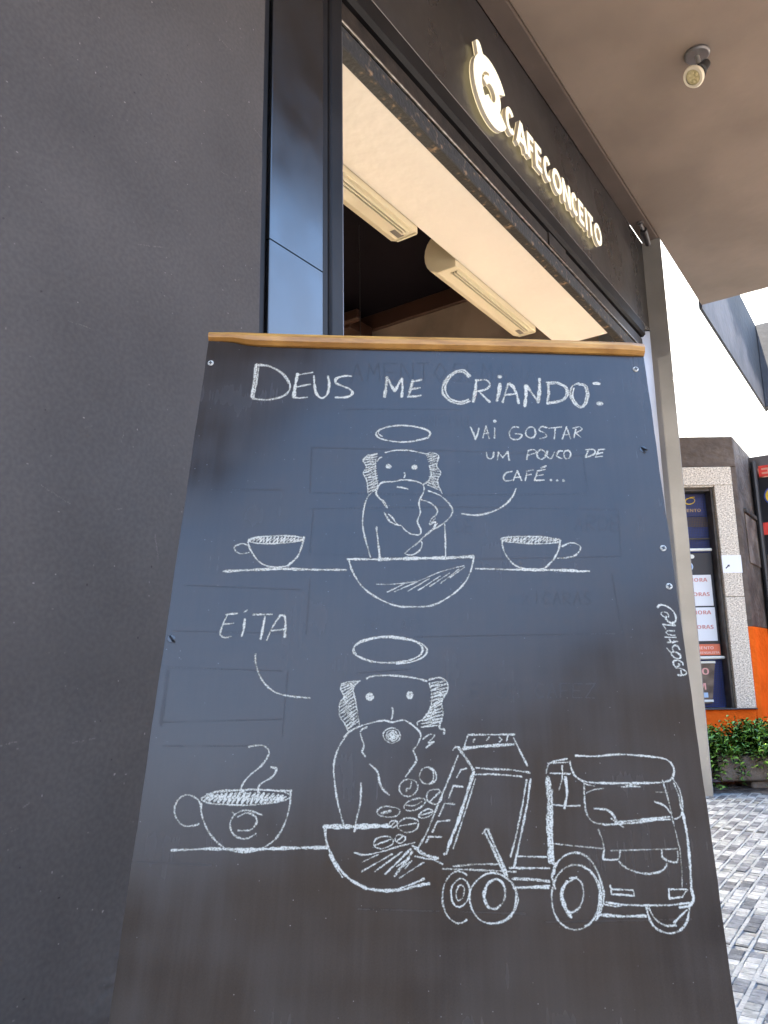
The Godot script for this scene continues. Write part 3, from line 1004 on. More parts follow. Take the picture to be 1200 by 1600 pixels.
# ---------------------------------------------------------------- the A-board
func a_board() -> void:
	var o := Node3D.new()
	o.name = "chalkboard"
	add_child(o, true)
	var u := Vector3(0.81270642, -0.04172292, -0.58117766)
	var v := Vector3(-0.09439739, 0.97482849, -0.20198652)
	var n := Vector3(0.57497601, 0.21901739, 0.78831083)
	var tall := 1.33
	var top := Vector3(0.32485569, 1.32315565, -0.7611659)
	o.transform = Transform3D(Basis(u, v, n), top - v * tall)
	o.set_meta("label", "tall black chalkboard with wooden top rail and white cartoon drawing, standing before the doorway")
	o.set_meta("category", "chalkboard")
	# panel: front carries the chalk
	var st := tool()
	var w := 0.70
	var y1 := tall - 0.008
	var wob := func(y: float, s: float) -> float:   # edges sawn by hand
		return s * 0.0003 * sin(y * 31.0 + s) + s * 0.00025 * sin(y * 87.0)
	var rows := 60
	for i in rows:
		var ya := y1 * i / rows
		var yb := y1 * (i + 1) / rows
		var la: float = wob.call(ya, 1.0)
		var lb: float = wob.call(yb, 1.0)
		var ra: float = w + wob.call(ya, -1.0)
		var rb: float = w + wob.call(yb, -1.0)
		for q in [[la, ya], [rb, yb], [ra, ya], [la, ya], [lb, yb], [rb, yb]]:
			st.set_normal(Vector3(0, 0, 1))
			st.set_uv(Vector2(q[0] / w, (tall - q[1]) / tall))
			st.add_vertex(Vector3(q[0], q[1], 0.0))
	var panel := obj("panel", st, board_material(), o)
	st = tool()
	bx(st, Vector3(0.0006, 0, -0.010), Vector3(w - 0.0006, y1, -0.0006))
	obj("panel_core", st, M.back, panel)
	# rounded wooden rail along the top, split off thin at its left end
	st = tool()
	var prof := [Vector2(0.0, -0.030), Vector2(0.0, 0.004), Vector2(0.004, 0.010), Vector2(0.011, 0.0125), Vector2(0.018, 0.0105), Vector2(0.0225, 0.004), Vector2(0.023, -0.030)]
	var cuts := []
	for i in 36:
		cuts.append(0.70 * i / 35.0)
	for i in cuts.size() - 1:
		var xs := [cuts[i], cuts[i + 1]]
		for j in prof.size():
			var pts := []
			for xx: float in xs:
				for jj in [j, (j + 1) % prof.size()]:
					var pr: Vector2 = prof[jj]
					var thin := lerpf(0.68, 1.0, smoothstep(0.030, 0.075, xx))
					var roundoff := 1.0 - 0.5 * smoothstep(0.690, 0.700, xx)
					var yy := tall + 0.001 - pr.x * thin - 0.0012 * sin(xx * 9.0)
					var zz := -0.030 + (pr.y + 0.030) * lerpf(0.90, 1.0, smoothstep(0.0, 0.07, xx)) * lerpf(1.0, roundoff, 0.12)
					pts.append([Vector3(xx, yy, zz), Vector2(xx * 1.4, (pr.x + absf(pr.y)) * 14.0)])
			var nn: Vector3 = (pts[1][0] - pts[0][0]).cross(pts[2][0] - pts[0][0]).normalized()
			var mid: Vector3 = (pts[0][0] + pts[3][0]) / 2 - Vector3((xs[0] + xs[1]) / 2, tall - 0.0115, -0.010)
			var flip := nn.dot(mid) < 0
			if flip:
				nn = -nn
			var order := [0, 1, 3, 0, 3, 2] if flip else [0, 3, 1, 0, 2, 3]
			for k: int in order:
				st.set_normal(nn)
				st.set_uv(pts[k][1])
				st.add_vertex(pts[k][0])
	for xx: float in [0.0, 0.70]:
		var s := -1.0 if xx == 0.0 else 1.0
		var th := 0.68 if xx == 0.0 else 1.0
		quad(st, Vector3(xx, tall, -0.03), Vector3(xx, tall, -0.0), Vector3(xx, tall + 0.001 - 0.023 * th, -0.0), Vector3(xx, tall + 0.001 - 0.023 * th, -0.03), Vector3(s, 0, 0))
	obj("top_rail", st, M.wood, o)
	# frame behind, and the hind legs
	for x in [0.004, 0.664]:
		st = tool()
		bx(st, Vector3(x, 0.0, -0.034), Vector3(x + 0.032, tall - 0.026, -0.0105), 0.003)
		obj("stile", st, M.wood_dark, o)
	var inv := o.transform.affine_inverse()
	for x in [0.010, 0.672]:
		st = tool()
		var a := Vector3(x + 0.016, tall - 0.03, -0.052)
		var foot: Vector3 = o.transform * a
		var back := Vector3(-n.x, 0, -n.z).normalized() * 0.24
		foot = Vector3(foot.x, 0.0, foot.z) + back
		var bq: Vector3 = inv * foot
		var d := (bq - a).normalized()
		var side := Vector3(1, 0, 0)
		var t := Transform3D(Basis(side, -d, side.cross(-d)).orthonormalized(), a)
		bx(st, Vector3(-0.016, -a.distance_to(bq), -0.012), Vector3(0.016, 0, 0.012), 0.003, t)
		obj("hind_leg", st, M.wood_dark, o)
	for q in [[0.0085, 0.057], [0.684, 0.047], [0.689, 0.352], [0.690, 0.409]]:
		st = tool()
		var p := Vector3(q[0], tall - q[1], 0.0)
		lathe(st, p, Vector3(0, 0, 1), [Vector2(0, 0.0), Vector2(0, 0.0046), Vector2(0.0008, 0.0046), Vector2(0.0016, 0.0036), Vector2(0.0019, 0.0)], 20)
		var screw := obj("screw", st, M.zinc, o)
		st = tool()
		var tilt := Transform3D(Basis(Vector3(0, 0, 1), q[0] * 7.0 + q[1] * 3.0), p)
		bx(st, Vector3(-0.0027, -0.0009, 0.0017), Vector3(0.0027, 0.0009, 0.0023), 0.0, tilt)
		bx(st, Vector3(-0.0009, -0.0027, 0.0016), Vector3(0.0009, 0.0027, 0.00245), 0.0, tilt)
		obj("cross_slot", st, M.ink, screw)
	for q in [[0.679, 0.192], [0.0085, 0.502]]:
		st = tool()
		var p := Vector3(q[0], tall - q[1], 0.0)
		lathe(st, p, Vector3(0, 0, 1), [Vector2(0, 0.0), Vector2(0, 0.0055), Vector2(0.0005, 0.005), Vector2(0.0006, 0.0)], 14)
		rod(st, p + Vector3(-0.002, 0.003, 0.0), p + Vector3(0.004, -0.004, 0.005), 0.0016)
		obj("bent_nail", st, M.black_metal, o)

# ---------------------------------------------------------------- what stands beyond the corner
const FACE := 0.6135   # the neighbouring shop is turned to the left, about 35 degrees

func across_from(rt: float, y: float, deep: float) -> Vector3:
	var az := Vector3(-sin(FACE), 0, -cos(FACE))
	var r := Vector3(cos(FACE), 0, -sin(FACE))
	return Vector3(1.2, 0, 0) + az * deep * K + r * rt * K + Vector3(0, y, 0)

func words(called: String, text: String, right: Vector3, tall: float, m: Material, parent: Node, font := "Droid Sans", squeeze := 1.0, heavy := 0.0) -> void:
	var t := TextMesh.new()
	var f := SystemFont.new()
	f.font_names = PackedStringArray([font])
	f.font_weight = 700
	t.font = f
	t.font_size = 64
	t.pixel_size = tall / 46.0
	t.depth = 0.003
	t.text = text
	t.horizontal_alignment = HORIZONTAL_ALIGNMENT_RIGHT
	var o := MeshInstance3D.new()
	o.name = called
	o.mesh = t
	o.material_override = m
	o.position = right
	o.scale = Vector3(squeeze, 1, 1)
	parent.add_child(o, true)

func parking_shop() -> void:
	var o := thing("corner_shop", "brown and orange corner shop with pale granite window frame and blue grille", "building", across_from(3.505, 0, 7.2), FACE)
	o.scale = Vector3.ONE * K
	var st := tool()
	bx(st, Vector3(-2.4, 2.892, -0.30), Vector3(0.0, 3.205, 0.0), 0.006)
	bx(st, Vector3(-0.052, 0.0, -0.30), Vector3(-0.0005, 2.89, -0.002), 0.006)
	var wall := obj("wall", st, M.shop_brown, o)
	# side wall runs off along the street line
	var t := Transform3D(Basis(Vector3.UP, -FACE), Vector3.ZERO)
	st = tool()
	bx(st, Vector3(-0.30, 1.32, -1.9), Vector3(0.0, 3.204, -0.005), 0.006, t)
	obj("side_wall", st, M.shop_brown, o)
	st = tool()
	bx(st, Vector3(0.001, 1.95, -0.85), Vector3(0.012, 2.45, -0.20), 0.004, t)
	obj("side_panel", st, M.shop_brown_pale, wall)
	st = tool()
	bx(st, Vector3(0.0015, 2.455, -0.85), Vector3(0.03, 2.50, -0.18), 0.004, t)
	obj("side_ledge", st, M.frame_dark, wall)
	st = tool()
	bx(st, Vector3(-0.30, 0.0, -1.9), Vector3(0.004, 1.318, -0.005), 0.006, t)
	obj("painted_base", st, M.orange, o)
	st = tool()
	bx(st, Vector3(-2.4, 0.0, -0.30), Vector3(-0.0525, 0.556, 0.003), 0.006)
	bx(st, Vector3(-0.0520, 0.0, -0.29), Vector3(0.001, 1.318, 0.003), 0.004)
	obj("painted_base", st, M.orange, o)
	st = tool()
	lathe(st, t * Vector3(0.004, 0.46, -0.32), t.basis * Vector3(1, 0, 0), [Vector2(0, 0.03), Vector2(0.02, 0.034), Vector2(0.03, 0.02), Vector2(0.032, 0)], 16)
	obj("wall_cap", st, M.card, o)
	# granite surround: head, jamb and sill, each a block
	st = tool()
	bx(st, Vector3(-2.2, 2.704, -0.20), Vector3(-0.054, 2.890, 0.012), 0.004)
	var fr := obj("window_head", st, M.shop_granite, o)
	st = tool()
	bx(st, Vector3(-2.2, 2.688, -0.19), Vector3(-0.240, 2.702, 0.004), 0.003)
	obj("window_bead", st, M.shop_granite, fr)
	for y in [[0.566, 1.60], [1.604, 2.702]]:
		st = tool()
		bx(st, Vector3(-0.236, y[0], -0.20), Vector3(-0.0545, y[1], 0.012), 0.004)
		obj("window_jamb", st, M.shop_granite, o)
	st = tool()
	bx(st, Vector3(-2.2, 0.556, -0.20), Vector3(-0.05, 0.5655, 0.03), 0.003)
	obj("window_sill", st, M.frame_dark, o)
	st = tool()
	bx(st, Vector3(-0.262, 0.567, -0.16), Vector3(-0.237, 2.687, -0.03), 0.003)
	bx(st, Vector3(-2.2, 2.655, -0.16), Vector3(-0.2625, 2.687, -0.04), 0.003)
	obj("window_frame", st, M.frame_dark, o)
	st = tool()
	bx(st, Vector3(-2.2, 0.567, -0.20), Vector3(-0.2375, 2.69, -0.17))
	obj("back_panel", st, M.blue, o)
	st = tool()
	bx(st, Vector3(-2.2, 2.318, -0.168), Vector3(-0.264, 2.416, -0.160))
	bx(st, Vector3(-0.42, 2.312, -0.159), Vector3(-0.264, 2.37, -0.155))
	obj("brown_band", st, M.brown_strip, o)
	st = tool()
	bx(st, Vector3(-2.2, 2.185, -0.166), Vector3(-0.263, 2.203, -0.14), 0.003)
	obj("cross_rail", st, M.frame_dark, o)
	# grille in front of the blue sheet
	st = tool()
	for i in 34:
		var x := -0.275 - i * 0.0165
		bx(st, Vector3(x - 0.0016, 2.09, -0.150), Vector3(x + 0.0016, 2.65, -0.147))
		bx(st, Vector3(x - 0.0016, 0.575, -0.150), Vector3(x + 0.0016, 1.02, -0.147))
	for i in 34:
		var y := 2.10 + i * 0.0165
		bx(st, Vector3(-0.84, y - 0.0016, -0.1465), Vector3(-0.264, y + 0.0016, -0.1435))
	for i in 26:
		var y := 0.585 + i * 0.0165
		bx(st, Vector3(-0.84, y - 0.0016, -0.1465), Vector3(-0.264, y + 0.0016, -0.1435))
	var g := obj("grille", st, M.grille, o)
	g.set_meta("kind", "stuff")
	# lamps that light the price board: two white tubes
	for q in [[2.073, -0.279], [1.028, -0.256]]:
		st = tool()
		rod(st, Vector3(-1.6, q[0], -0.10), Vector3(q[1], q[0] + 0.004, -0.10), 0.015, 0.015, 20)
		obj("white_tube", st, M.white_tube, o)

func shop_signs() -> void:
	var at := across_from(3.505, 0, 7.2)
	var st: SurfaceTool
	var o := thing("blue_sign", "blue sign with yellow ring and tan lettering at the top of the grille window", "sign", at, FACE)
	o.scale = Vector3.ONE * K
	st = tool()
	bx(st, Vector3(-1.1, 2.430, -0.164), Vector3(-0.285, 2.650, -0.152), 0.002)
	obj("panel", st, M.blue_sign, o)
	st = tool()
	for i in 30:
		var a0 := TAU * i / 30.0
		var a1 := TAU * (i + 1) / 30.0
		var f := func(a: float, s: float) -> Vector3:
			var wdt := 0.010 + 0.004 * cos(a - 3.6)
			return Vector3(-0.425 + cos(a) * (0.048 + s * wdt) + 0.10 * sin(a) * 0.12, 2.578 + sin(a) * (0.032 + s * wdt * 0.8), -0.142)
		quad(st, f.call(a0, -0.5), f.call(a1, -0.5), f.call(a1, 0.5), f.call(a0, 0.5), Vector3(0, 0, 1))
	for k in 2:
		bx(st, Vector3(-0.425 + k * 0.02, 2.612 + k * 0.002, -0.145), Vector3(-0.395 + k * 0.02, 2.620 + k * 0.002, -0.141), 0.001)
	obj("ring", st, M.yellow, o)
	words("lettering", "ESTACIONAMENTO", Vector3(-0.322, 2.481, -0.142), 0.030, M.tan, o, "Droid Sans", 1.35)
	# price board hung on the grille
	o = thing("price_board", "black parking price board with two white cards and coral strip in the window", "board", at, FACE)
	o.scale = Vector3.ONE * K
	st = tool()
	bx(st, Vector3(-1.0, 1.044, -0.135), Vector3(-0.275, 2.052, -0.118), 0.003)
	obj("panel", st, M.board_black, o)
	st = tool()
	var pill := PackedVector2Array()
	for i in 9:
		var a := deg_to_rad(-90 + i * 180.0 / 8)
		pill.append(Vector2(-0.468 + 0.022 * cos(a), 2.013 + 0.020 * sin(a)))
	for i in 9:
		var a := deg_to_rad(90 + i * 180.0 / 8)
		pill.append(Vector2(-0.72 + 0.022 * cos(a), 2.013 + 0.020 * sin(a)))
	flat(st, pill, -0.1165)
	obj("pale_tab", st, M.white_tube, o)
	st = tool()
	flat(st, ellipse(Vector2(-0.525, 1.915), 0.058, 0.052), -0.1168)
	obj("badge_rim", st, M.pale_blue, o)
	st = tool()
	flat(st, ellipse(Vector2(-0.525, 1.915), 0.049, 0.043), -0.1160)
	obj("badge", st, M.sky_blue, o)
	words("badge_letter", "P", Vector3(-0.508, 1.915, -0.1155), 0.055, M.card, o)
	for q in [[1.527, 1.830, -0.303], [1.190, 1.513, -0.297]]:
		st = tool()
		bx(st, Vector3(-0.92, q[0], -0.117), Vector3(q[2], q[1], -0.113), 0.0015)
		var card := obj("white_card", st, M.card, o)
		words("lettering", "HORA", Vector3(q[2] - 0.040, q[1] - 0.050, -0.1115), 0.036, M.card_text, card, "Droid Sans", 1.3)
		words("lettering", "HORAS", Vector3(q[2] - 0.028, q[1] - 0.190, -0.1115), 0.036, M.card_text, card, "Droid Sans", 1.3)
	st = tool()
	bx(st, Vector3(-0.92, 1.055, -0.117), Vector3(-0.284, 1.160, -0.113), 0.0015)
	var strip := obj("coral_strip", st, M.coral, o)
	words("lettering", "ESTACIONAMENTO", Vector3(-0.345, 1.124, -0.1115), 0.028, M.coral_text, strip, "Droid Sans", 1.25)
	words("lettering", "ROTATIVO MENSALISTA", Vector3(-0.296, 1.079, -0.1115), 0.020, M.coral_text, strip, "Droid Sans", 1.2)
	# muddy board at the foot of the window
	o = thing("brown_board", "brown notice board with pink lettering leaning at the foot of the grille window", "board", at, FACE)
	o.scale = Vector3.ONE * K
	st = tool()
	prism2(st, PackedVector2Array([Vector2(-0.95, 0.60), Vector2(-0.405, 0.606), Vector2(-0.345, 0.985), Vector2(-0.95, 0.985)]), -0.138, -0.122)
	obj("panel", st, M.mud, o)
	st = tool()
	bx(st, Vector3(-0.95, 0.978, -0.121), Vector3(-0.343, 1.000, -0.112), 0.002)
	obj("white_batten", st, M.white_tube, o)
	st = tool()
	bx(st, Vector3(-0.95, 0.618, -0.121), Vector3(-0.395, 0.640, -0.112), 0.002)
	obj("white_batten", st, M.white_tube, o)
	st = tool()
	bx(st, Vector3(-0.95, 0.660, -0.1215), Vector3(-0.44, 0.706, -0.119))
	obj("pale_strip", st, M.pale_blue, o)
	words("lettering", "MO", Vector3(-0.405, 0.902, -0.1195), 0.062, M.pink_text, o, "Droid Sans", 1.2)
	words("lettering", "M", Vector3(-0.445, 0.762, -0.1195), 0.062, M.pink_text, o, "Droid Sans", 1.2)
	# paper notice on the granite jamb
	o = thing("paper_notice", "white paper notice with a small black arrow stuck to the granite jamb", "notice", at, FACE)
	o.scale = Vector3.ONE * K
	st = tool()
	bx(st, Vector3(-0.2385, 1.832, 0.0125), Vector3(-0.050, 2.004, 0.0155))
	obj("sheet", st, M.card, o)
	st = tool()
	prism2(st, PackedVector2Array([Vector2(-0.212, 1.880), Vector2(-0.186, 1.902), Vector2(-0.192, 1.908), Vector2(-0.168, 1.912), Vector2(-0.170, 1.890), Vector2(-0.177, 1.896), Vector2(-0.205, 1.872)]), 0.0157, 0.0165)
	obj("arrow", st, M.ink, o)

func ellipse(c: Vector2, rx: float, ry: float, n := 30) -> PackedVector2Array:
	var p := PackedVector2Array()
	for i in n:
		p.append(c + Vector2(cos(TAU * i / n) * rx, sin(TAU * i / n) * ry))
	return p

func flat(st: SurfaceTool, p: PackedVector2Array, z: float) -> void:
	prism2(st, p, z - 0.0004, z)

# a polygon in (x, y) pushed out from z0 to z1
func prism2(st: SurfaceTool, poly: PackedVector2Array, z0: float, z1: float) -> void:
	var idx := Geometry2D.triangulate_polygon(poly)
	for i in range(0, idx.size(), 3):
		var a := poly[idx[i]]
		var b := poly[idx[i + 1]]
		var c := poly[idx[i + 2]]
		tri(st, Vector3(a.x, a.y, z1), Vector3(b.x, b.y, z1), Vector3(c.x, c.y, z1), Vector3(0, 0, 1))
		tri(st, Vector3(a.x, a.y, z0), Vector3(b.x, b.y, z0), Vector3(c.x, c.y, z0), Vector3(0, 0, -1))
	var s := -1.0 if Geometry2D.is_polygon_clockwise(poly) else 1.0
	for i in poly.size():
		var a := poly[i]
		var b := poly[(i + 1) % poly.size()]
		quad(st, Vector3(a.x, a.y, z0), Vector3(b.x, b.y, z0), Vector3(b.x, b.y, z1), Vector3(a.x, a.y, z1), Vector3((b.y - a.y) * s, -(b.x - a.x) * s, 0))

func dark_shop() -> void:
	var o := thing("dark_shop", "near-black shop front with red outlined letter and ring emblem beside the orange wall", "building", Vector3(1.2 - 1.285 * K, 0, -8.75 * K))
	o.scale = Vector3.ONE * K
	var st := tool()
	bx(st, Vector3(0.0, 1.29, -0.25), Vector3(3.2, 3.02, 0.0), 0.008)
	var wall := obj("wall", st, M.dark_shop, o)
	st = tool()
	bx(st, Vector3(0.0, 3.022, -0.25), Vector3(3.2, 3.165, 0.012), 0.006)
	obj("parapet", st, M.dark_shop_band, o)
	st = tool()
	bx(st, Vector3(0.0, 1.262, -0.2), Vector3(3.2, 1.288, 0.02), 0.004)
	obj("ledge", st, M.grey_metal, o)
	st = tool()
	bx(st, Vector3(0.0, 0.0, -0.25), Vector3(3.2, 1.260, -0.03), 0.006)
	obj("painted_base", st, M.orange, o)
	st = tool()
	bx(st, Vector3(0.078, 1.45, 0.001), Vector3(1.2, 2.09, 0.02), 0.006)
	obj("door_panel", st, M.shop_brown, wall)
	var sg := thing("red_sign", "red outlined capital lettering high on the near-black shop front", "sign", Vector3(1.2 - 1.285 * K, 0, -8.75 * K))
	sg.scale = Vector3.ONE * K
	var e := [[0.096, 2.934, 0.122, 3.052], [0.096, 3.026, 0.190, 3.052], [0.096, 2.980, 0.180, 3.004], [0.096, 2.934, 0.190, 2.958]]
	st = tool()
	for q in e:
		bx(st, Vector3(q[0] - 0.010, q[1] - 0.010, 0.001), Vector3(q[2] + 0.010, q[3] + 0.010, 0.010 + 0.0006 * q[1]))
	obj("letter_outline", st, M.red_pale, sg)
	st = tool()
	for i in 4:
		var q: Array = e[i]
		bx(st, Vector3(q[0], q[1], 0.0135), Vector3(q[2], q[3], 0.0165 + 0.0007 * i))
	obj("letter", st, M.red, sg)
	st = tool()
	for x in [0.23]:
		bx(st, Vector3(x - 0.01, 2.924, 0.001), Vector3(x + 0.10, 3.062, 0.010))
	obj("letter_outline", st, M.red_pale, sg)
	st = tool()
	prism2(st, PackedVector2Array([Vector2(0.23, 2.934), Vector2(0.262, 2.934), Vector2(0.32, 3.052), Vector2(0.288, 3.052)]), 0.012, 0.016)
	prism2(st, PackedVector2Array([Vector2(0.288, 2.934), Vector2(0.32, 2.934), Vector2(0.262, 3.052), Vector2(0.23, 3.052)]), 0.012, 0.0167)
	obj("letter", st, M.red, sg)
	var em := thing("ring_emblem", "round blue and yellow emblem on the near-black shop front", "emblem", Vector3(1.2 - 1.285 * K, 0, -8.75 * K))
	em.scale = Vector3.ONE * K
	st = tool()
	flat(st, ellipse(Vector2(0.235, 2.715), 0.118, 0.112), 0.004)
	obj("rim", st, M.blue, em)
	st = tool()
	flat(st, ellipse(Vector2(0.235, 2.715), 0.104, 0.098), 0.006)
	obj("ring", st, M.yellow, em)
	st = tool()
	flat(st, ellipse(Vector2(0.24, 2.715), 0.074, 0.070), 0.008)
	obj("disc", st, M.ink, em)
	var ar := thing("red_arrow", "red arrow plate pointing left on the near-black shop front", "sign", Vector3(1.2 - 1.285 * K, 0, -8.75 * K))
	ar.scale = Vector3.ONE * K
	st = tool()
	prism2(st, PackedVector2Array([Vector2(0.040, 2.372), Vector2(0.062, 2.385), Vector2(0.064, 2.432), Vector2(0.5, 2.432), Vector2(0.5, 2.302), Vector2(0.074, 2.302), Vector2(0.066, 2.352)]), 0.002, 0.014)
	obj("plate", st, M.red, ar)
	st = tool()
	# downpipe in the corner between the two shops
	var dp := thing("downpipe", "dark downpipe in the corner between the brown and the near-black shop", "pipe", Vector3(1.2 - 1.23 * K, 0, -8.70 * K))
	dp.scale = Vector3.ONE * K
	rod(st, Vector3(0, 1.30, 0), Vector3(0, 3.10, 0), 0.028, 0.028, 16)
	rod(st, Vector3(0, 1.30, 0), Vector3(0.06, 1.23, 0.05), 0.028, 0.030, 16)
	obj("pipe", st, M.black_metal, dp)

func white_building() -> void:
	var at := across_from(0, 0, 10.4 / K)
	var o := thing("white_building", "tall plain cream white wall rising behind the two small shops", "building", at, FACE)
	var st := tool()
	bx(st, Vector3(0.4, 0.0, -0.4), Vector3(10.5, 8.6, 0.0), 0.01)
	obj("wall", st, M.white_wall, o)
	st = tool()
	bx(st, Vector3(0.3, 8.602, -0.5), Vector3(10.6, 8.8, 0.08), 0.01)
	obj("coping", st, M.concrete, o)

func overhead_frame() -> void:
	var o := thing("overhead_beams", "two-tone dark grey concrete beams meeting in a corner overhead past the canopy", "beam", Vector3(0, -DY, 0))
	var st := tool()
	bx(st, Vector3(0.080, 3.800, -9.26), Vector3(0.1025, 4.80, -6.06), 0.004)
	var core := obj("long_beam", st, M.beam_paint, o)
	# street face: dark grey, blending to a lighter grey along its lower near end
	st = tool()
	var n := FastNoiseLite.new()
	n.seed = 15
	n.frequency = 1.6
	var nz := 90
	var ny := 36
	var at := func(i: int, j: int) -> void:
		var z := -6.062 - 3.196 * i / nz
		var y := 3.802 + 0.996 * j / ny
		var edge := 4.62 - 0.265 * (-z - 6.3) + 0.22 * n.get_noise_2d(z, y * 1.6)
		var bare := smoothstep(-0.12, 0.12, edge - y) * (0.86 + 0.25 * n.get_noise_2d(z * 4.0, y * 2.0))  # share of the lighter grey in the blend
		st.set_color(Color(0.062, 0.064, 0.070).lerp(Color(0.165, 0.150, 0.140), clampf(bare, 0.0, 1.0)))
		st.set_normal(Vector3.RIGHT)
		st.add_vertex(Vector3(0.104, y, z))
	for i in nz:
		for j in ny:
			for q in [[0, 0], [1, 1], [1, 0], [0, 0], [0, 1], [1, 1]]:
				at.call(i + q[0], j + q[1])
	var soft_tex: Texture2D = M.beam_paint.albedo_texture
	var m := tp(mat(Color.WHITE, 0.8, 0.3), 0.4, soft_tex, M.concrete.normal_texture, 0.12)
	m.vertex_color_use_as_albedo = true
	obj("two_tone_face", st, m, core)
	st = tool()
	bx(st, Vector3(0.106, 3.801, -9.26), Vector3(4.6, 4.799, -9.08), 0.006)
	obj("cross_beam", st, M.beam_paint, o)

func planter() -> void:
	var at := across_from(2.56, 0, 6.22)
	var o := thing("concrete_planter", "low weathered concrete planter trough on feet before the orange wall", "planter", at, FACE)
	o.scale = Vector3.ONE * K
	var st := tool()
	bx(st, Vector3(0.075, 0.07, -0.42), Vector3(1.9, 0.265, 0.0), 0.012)
	obj("trough", st, M.trough, o)
	for x in [0.34, 1.5]:
		st = tool()
		bx(st, Vector3(x, 0.0, -0.36), Vector3(x + 0.16, 0.069, -0.04), 0.014)
		obj("foot", st, M.trough, o)
	st = tool()
	bx(st, Vector3(0.11, 0.2655, -0.38), Vector3(1.86, 0.285, -0.04), 0.008)
	obj("soil", st, M.soil, o)
	var p := thing("hedge_plant", "bushy green shrub spilling over the front of the concrete planter", "shrub", at, FACE)
	p.scale = Vector3.ONE * K
	var r := RandomNumberGenerator.new()
	r.seed = 77
	var stems := tool()
	var leaves := tool()
	for k in 1500:
		var root := Vector3(r.randf_range(0.08, 1.8), 0.27, r.randf_range(-0.34, -0.01))
		var lean := Vector3(r.randf_range(-0.30, 0.30), r.randf_range(0.35, 1.0), r.randf_range(-0.35, 0.75))
		if root.x < 0.3:
			lean.x -= r.randf_range(0.1, 1.1)
		var reach := r.randf_range(0.12, 0.26)
		if k % 9 == 0:
			reach *= 1.22
		var droop := r.randf_range(0.0, 0.9) * maxf(0.0, lean.z)
		var prev := root
		var young := r.randf() < 0.34
		for j in 8:
			var t := (j + 1) / 8.0
			var q := root + lean.normalized() * reach * t + Vector3(0, -droop * t * t * 0.66, droop * 0.12 * t) + Vector3(r.randf_range(-1, 1), r.randf_range(-1, 1), r.randf_range(-1, 1)) * 0.008
			if k % 2 == 0:
				rod(stems, prev, q, 0.0022 * (1.1 - t), 0.0022 * (1.0 - t) + 0.0004, 4, false)
			prev = q
			if t < 0.3:
				continue
			for m in 2:
				var dir := Vector3(r.randf_range(-1, 1), r.randf_range(-0.15, 0.8), r.randf_range(-0.7, 1)).normalized()
				var tip := young and t > 0.7
				leaf(leaves, q, dir, r.randf_range(0.030, 0.056) * (0.85 if tip else 1.0), r, tip)
	obj("twigs", stems, M.stem, p).set_meta("kind", "stuff")
	obj("leaves", leaves, M.leaf, p).set_meta("kind", "stuff")
	# dirt washed out under the trough
	st = tool()
	var g := FastNoiseLite.new()
	g.seed = 9
	g.frequency = 3.0
	for i in 60:
		var a0 := TAU * i / 60.0
		var a1 := TAU * (i + 1) / 60.0
		var f := func(a: float) -> Vector3:
			var k := 1.0 + 0.35 * g.get_noise_2d(cos(a), sin(a))
			return Vector3(0.95 + 1.05 * cos(a) * k, 0.0065, 0.03 + 0.17 * sin(a) * k)
		tri(st, Vector3(0.95, 0.016, 0.03), f.call(a0), f.call(a1), Vector3.UP)
	var dirt := obj("dirt", st, M.soil)
	dirt.position = at
	dirt.rotation.y = FACE
	dirt.scale = Vector3.ONE * K
	dirt.set_meta("kind", "stuff")
	dirt.set_meta("label", "brown dirt washed out on the paving under the planter")
	dirt.set_meta("category", "dirt")
	# a weed at the kerb side
	var wd := thing("weed_tuft", "small tuft of weeds growing from the paving in front of the planter", "weed", at + Vector3(0.55, 0, -0.22), FACE)
	wd.scale = Vector3.ONE * K
	leaves = tool()
	for k in 70:
		var a := r.randf() * TAU
		var d := Vector3(cos(a) * r.randf_range(0.2, 0.9), r.randf_range(0.5, 1.2), sin(a) * 0.8)
		leaf(leaves, Vector3(cos(a) * 0.03, 0.004 + r.randf() * 0.05, sin(a) * 0.03), d.normalized(), r.randf_range(0.04, 0.08), r, r.randf() < 0.3)
	obj("leaves", leaves, M.leaf, wd)

func leaf(st: SurfaceTool, at: Vector3, dir: Vector3, long: float, r: RandomNumberGenerator, young: bool) -> void:
	var up := Vector3(r.randf_range(-0.5, 0.5), 1.0, r.randf_range(-0.2, 0.8)).normalized()
	var side := dir.cross(up).normalized() * long * r.randf_range(0.22, 0.32)
	var fold := up * long * 0.09
	var tip := at + dir * long - up * long * r.randf_range(0.0, 0.25)
	var mid := at + dir * long * 0.5
	var c := Color(0.23, 0.41, 0.05).lerp(Color(0.10, 0.21, 0.04), r.randf())
	if young:
		c = Color(0.38, 0.60, 0.07).lerp(Color(0.24, 0.46, 0.05), r.randf())
	if r.randf() < 0.012:
		c = Color(0.38, 0.34, 0.14)
	for s in [-1.0, 1.0]:
		var e: Vector3 = mid + side * s + fold
		var n := (e - at).cross(tip - at).normalized()
		if n.y < 0:
			n = -n
		for v: Vector3 in [at, e, tip]:
			st.set_color(c)
			st.set_normal(n)
			st.add_vertex(v)

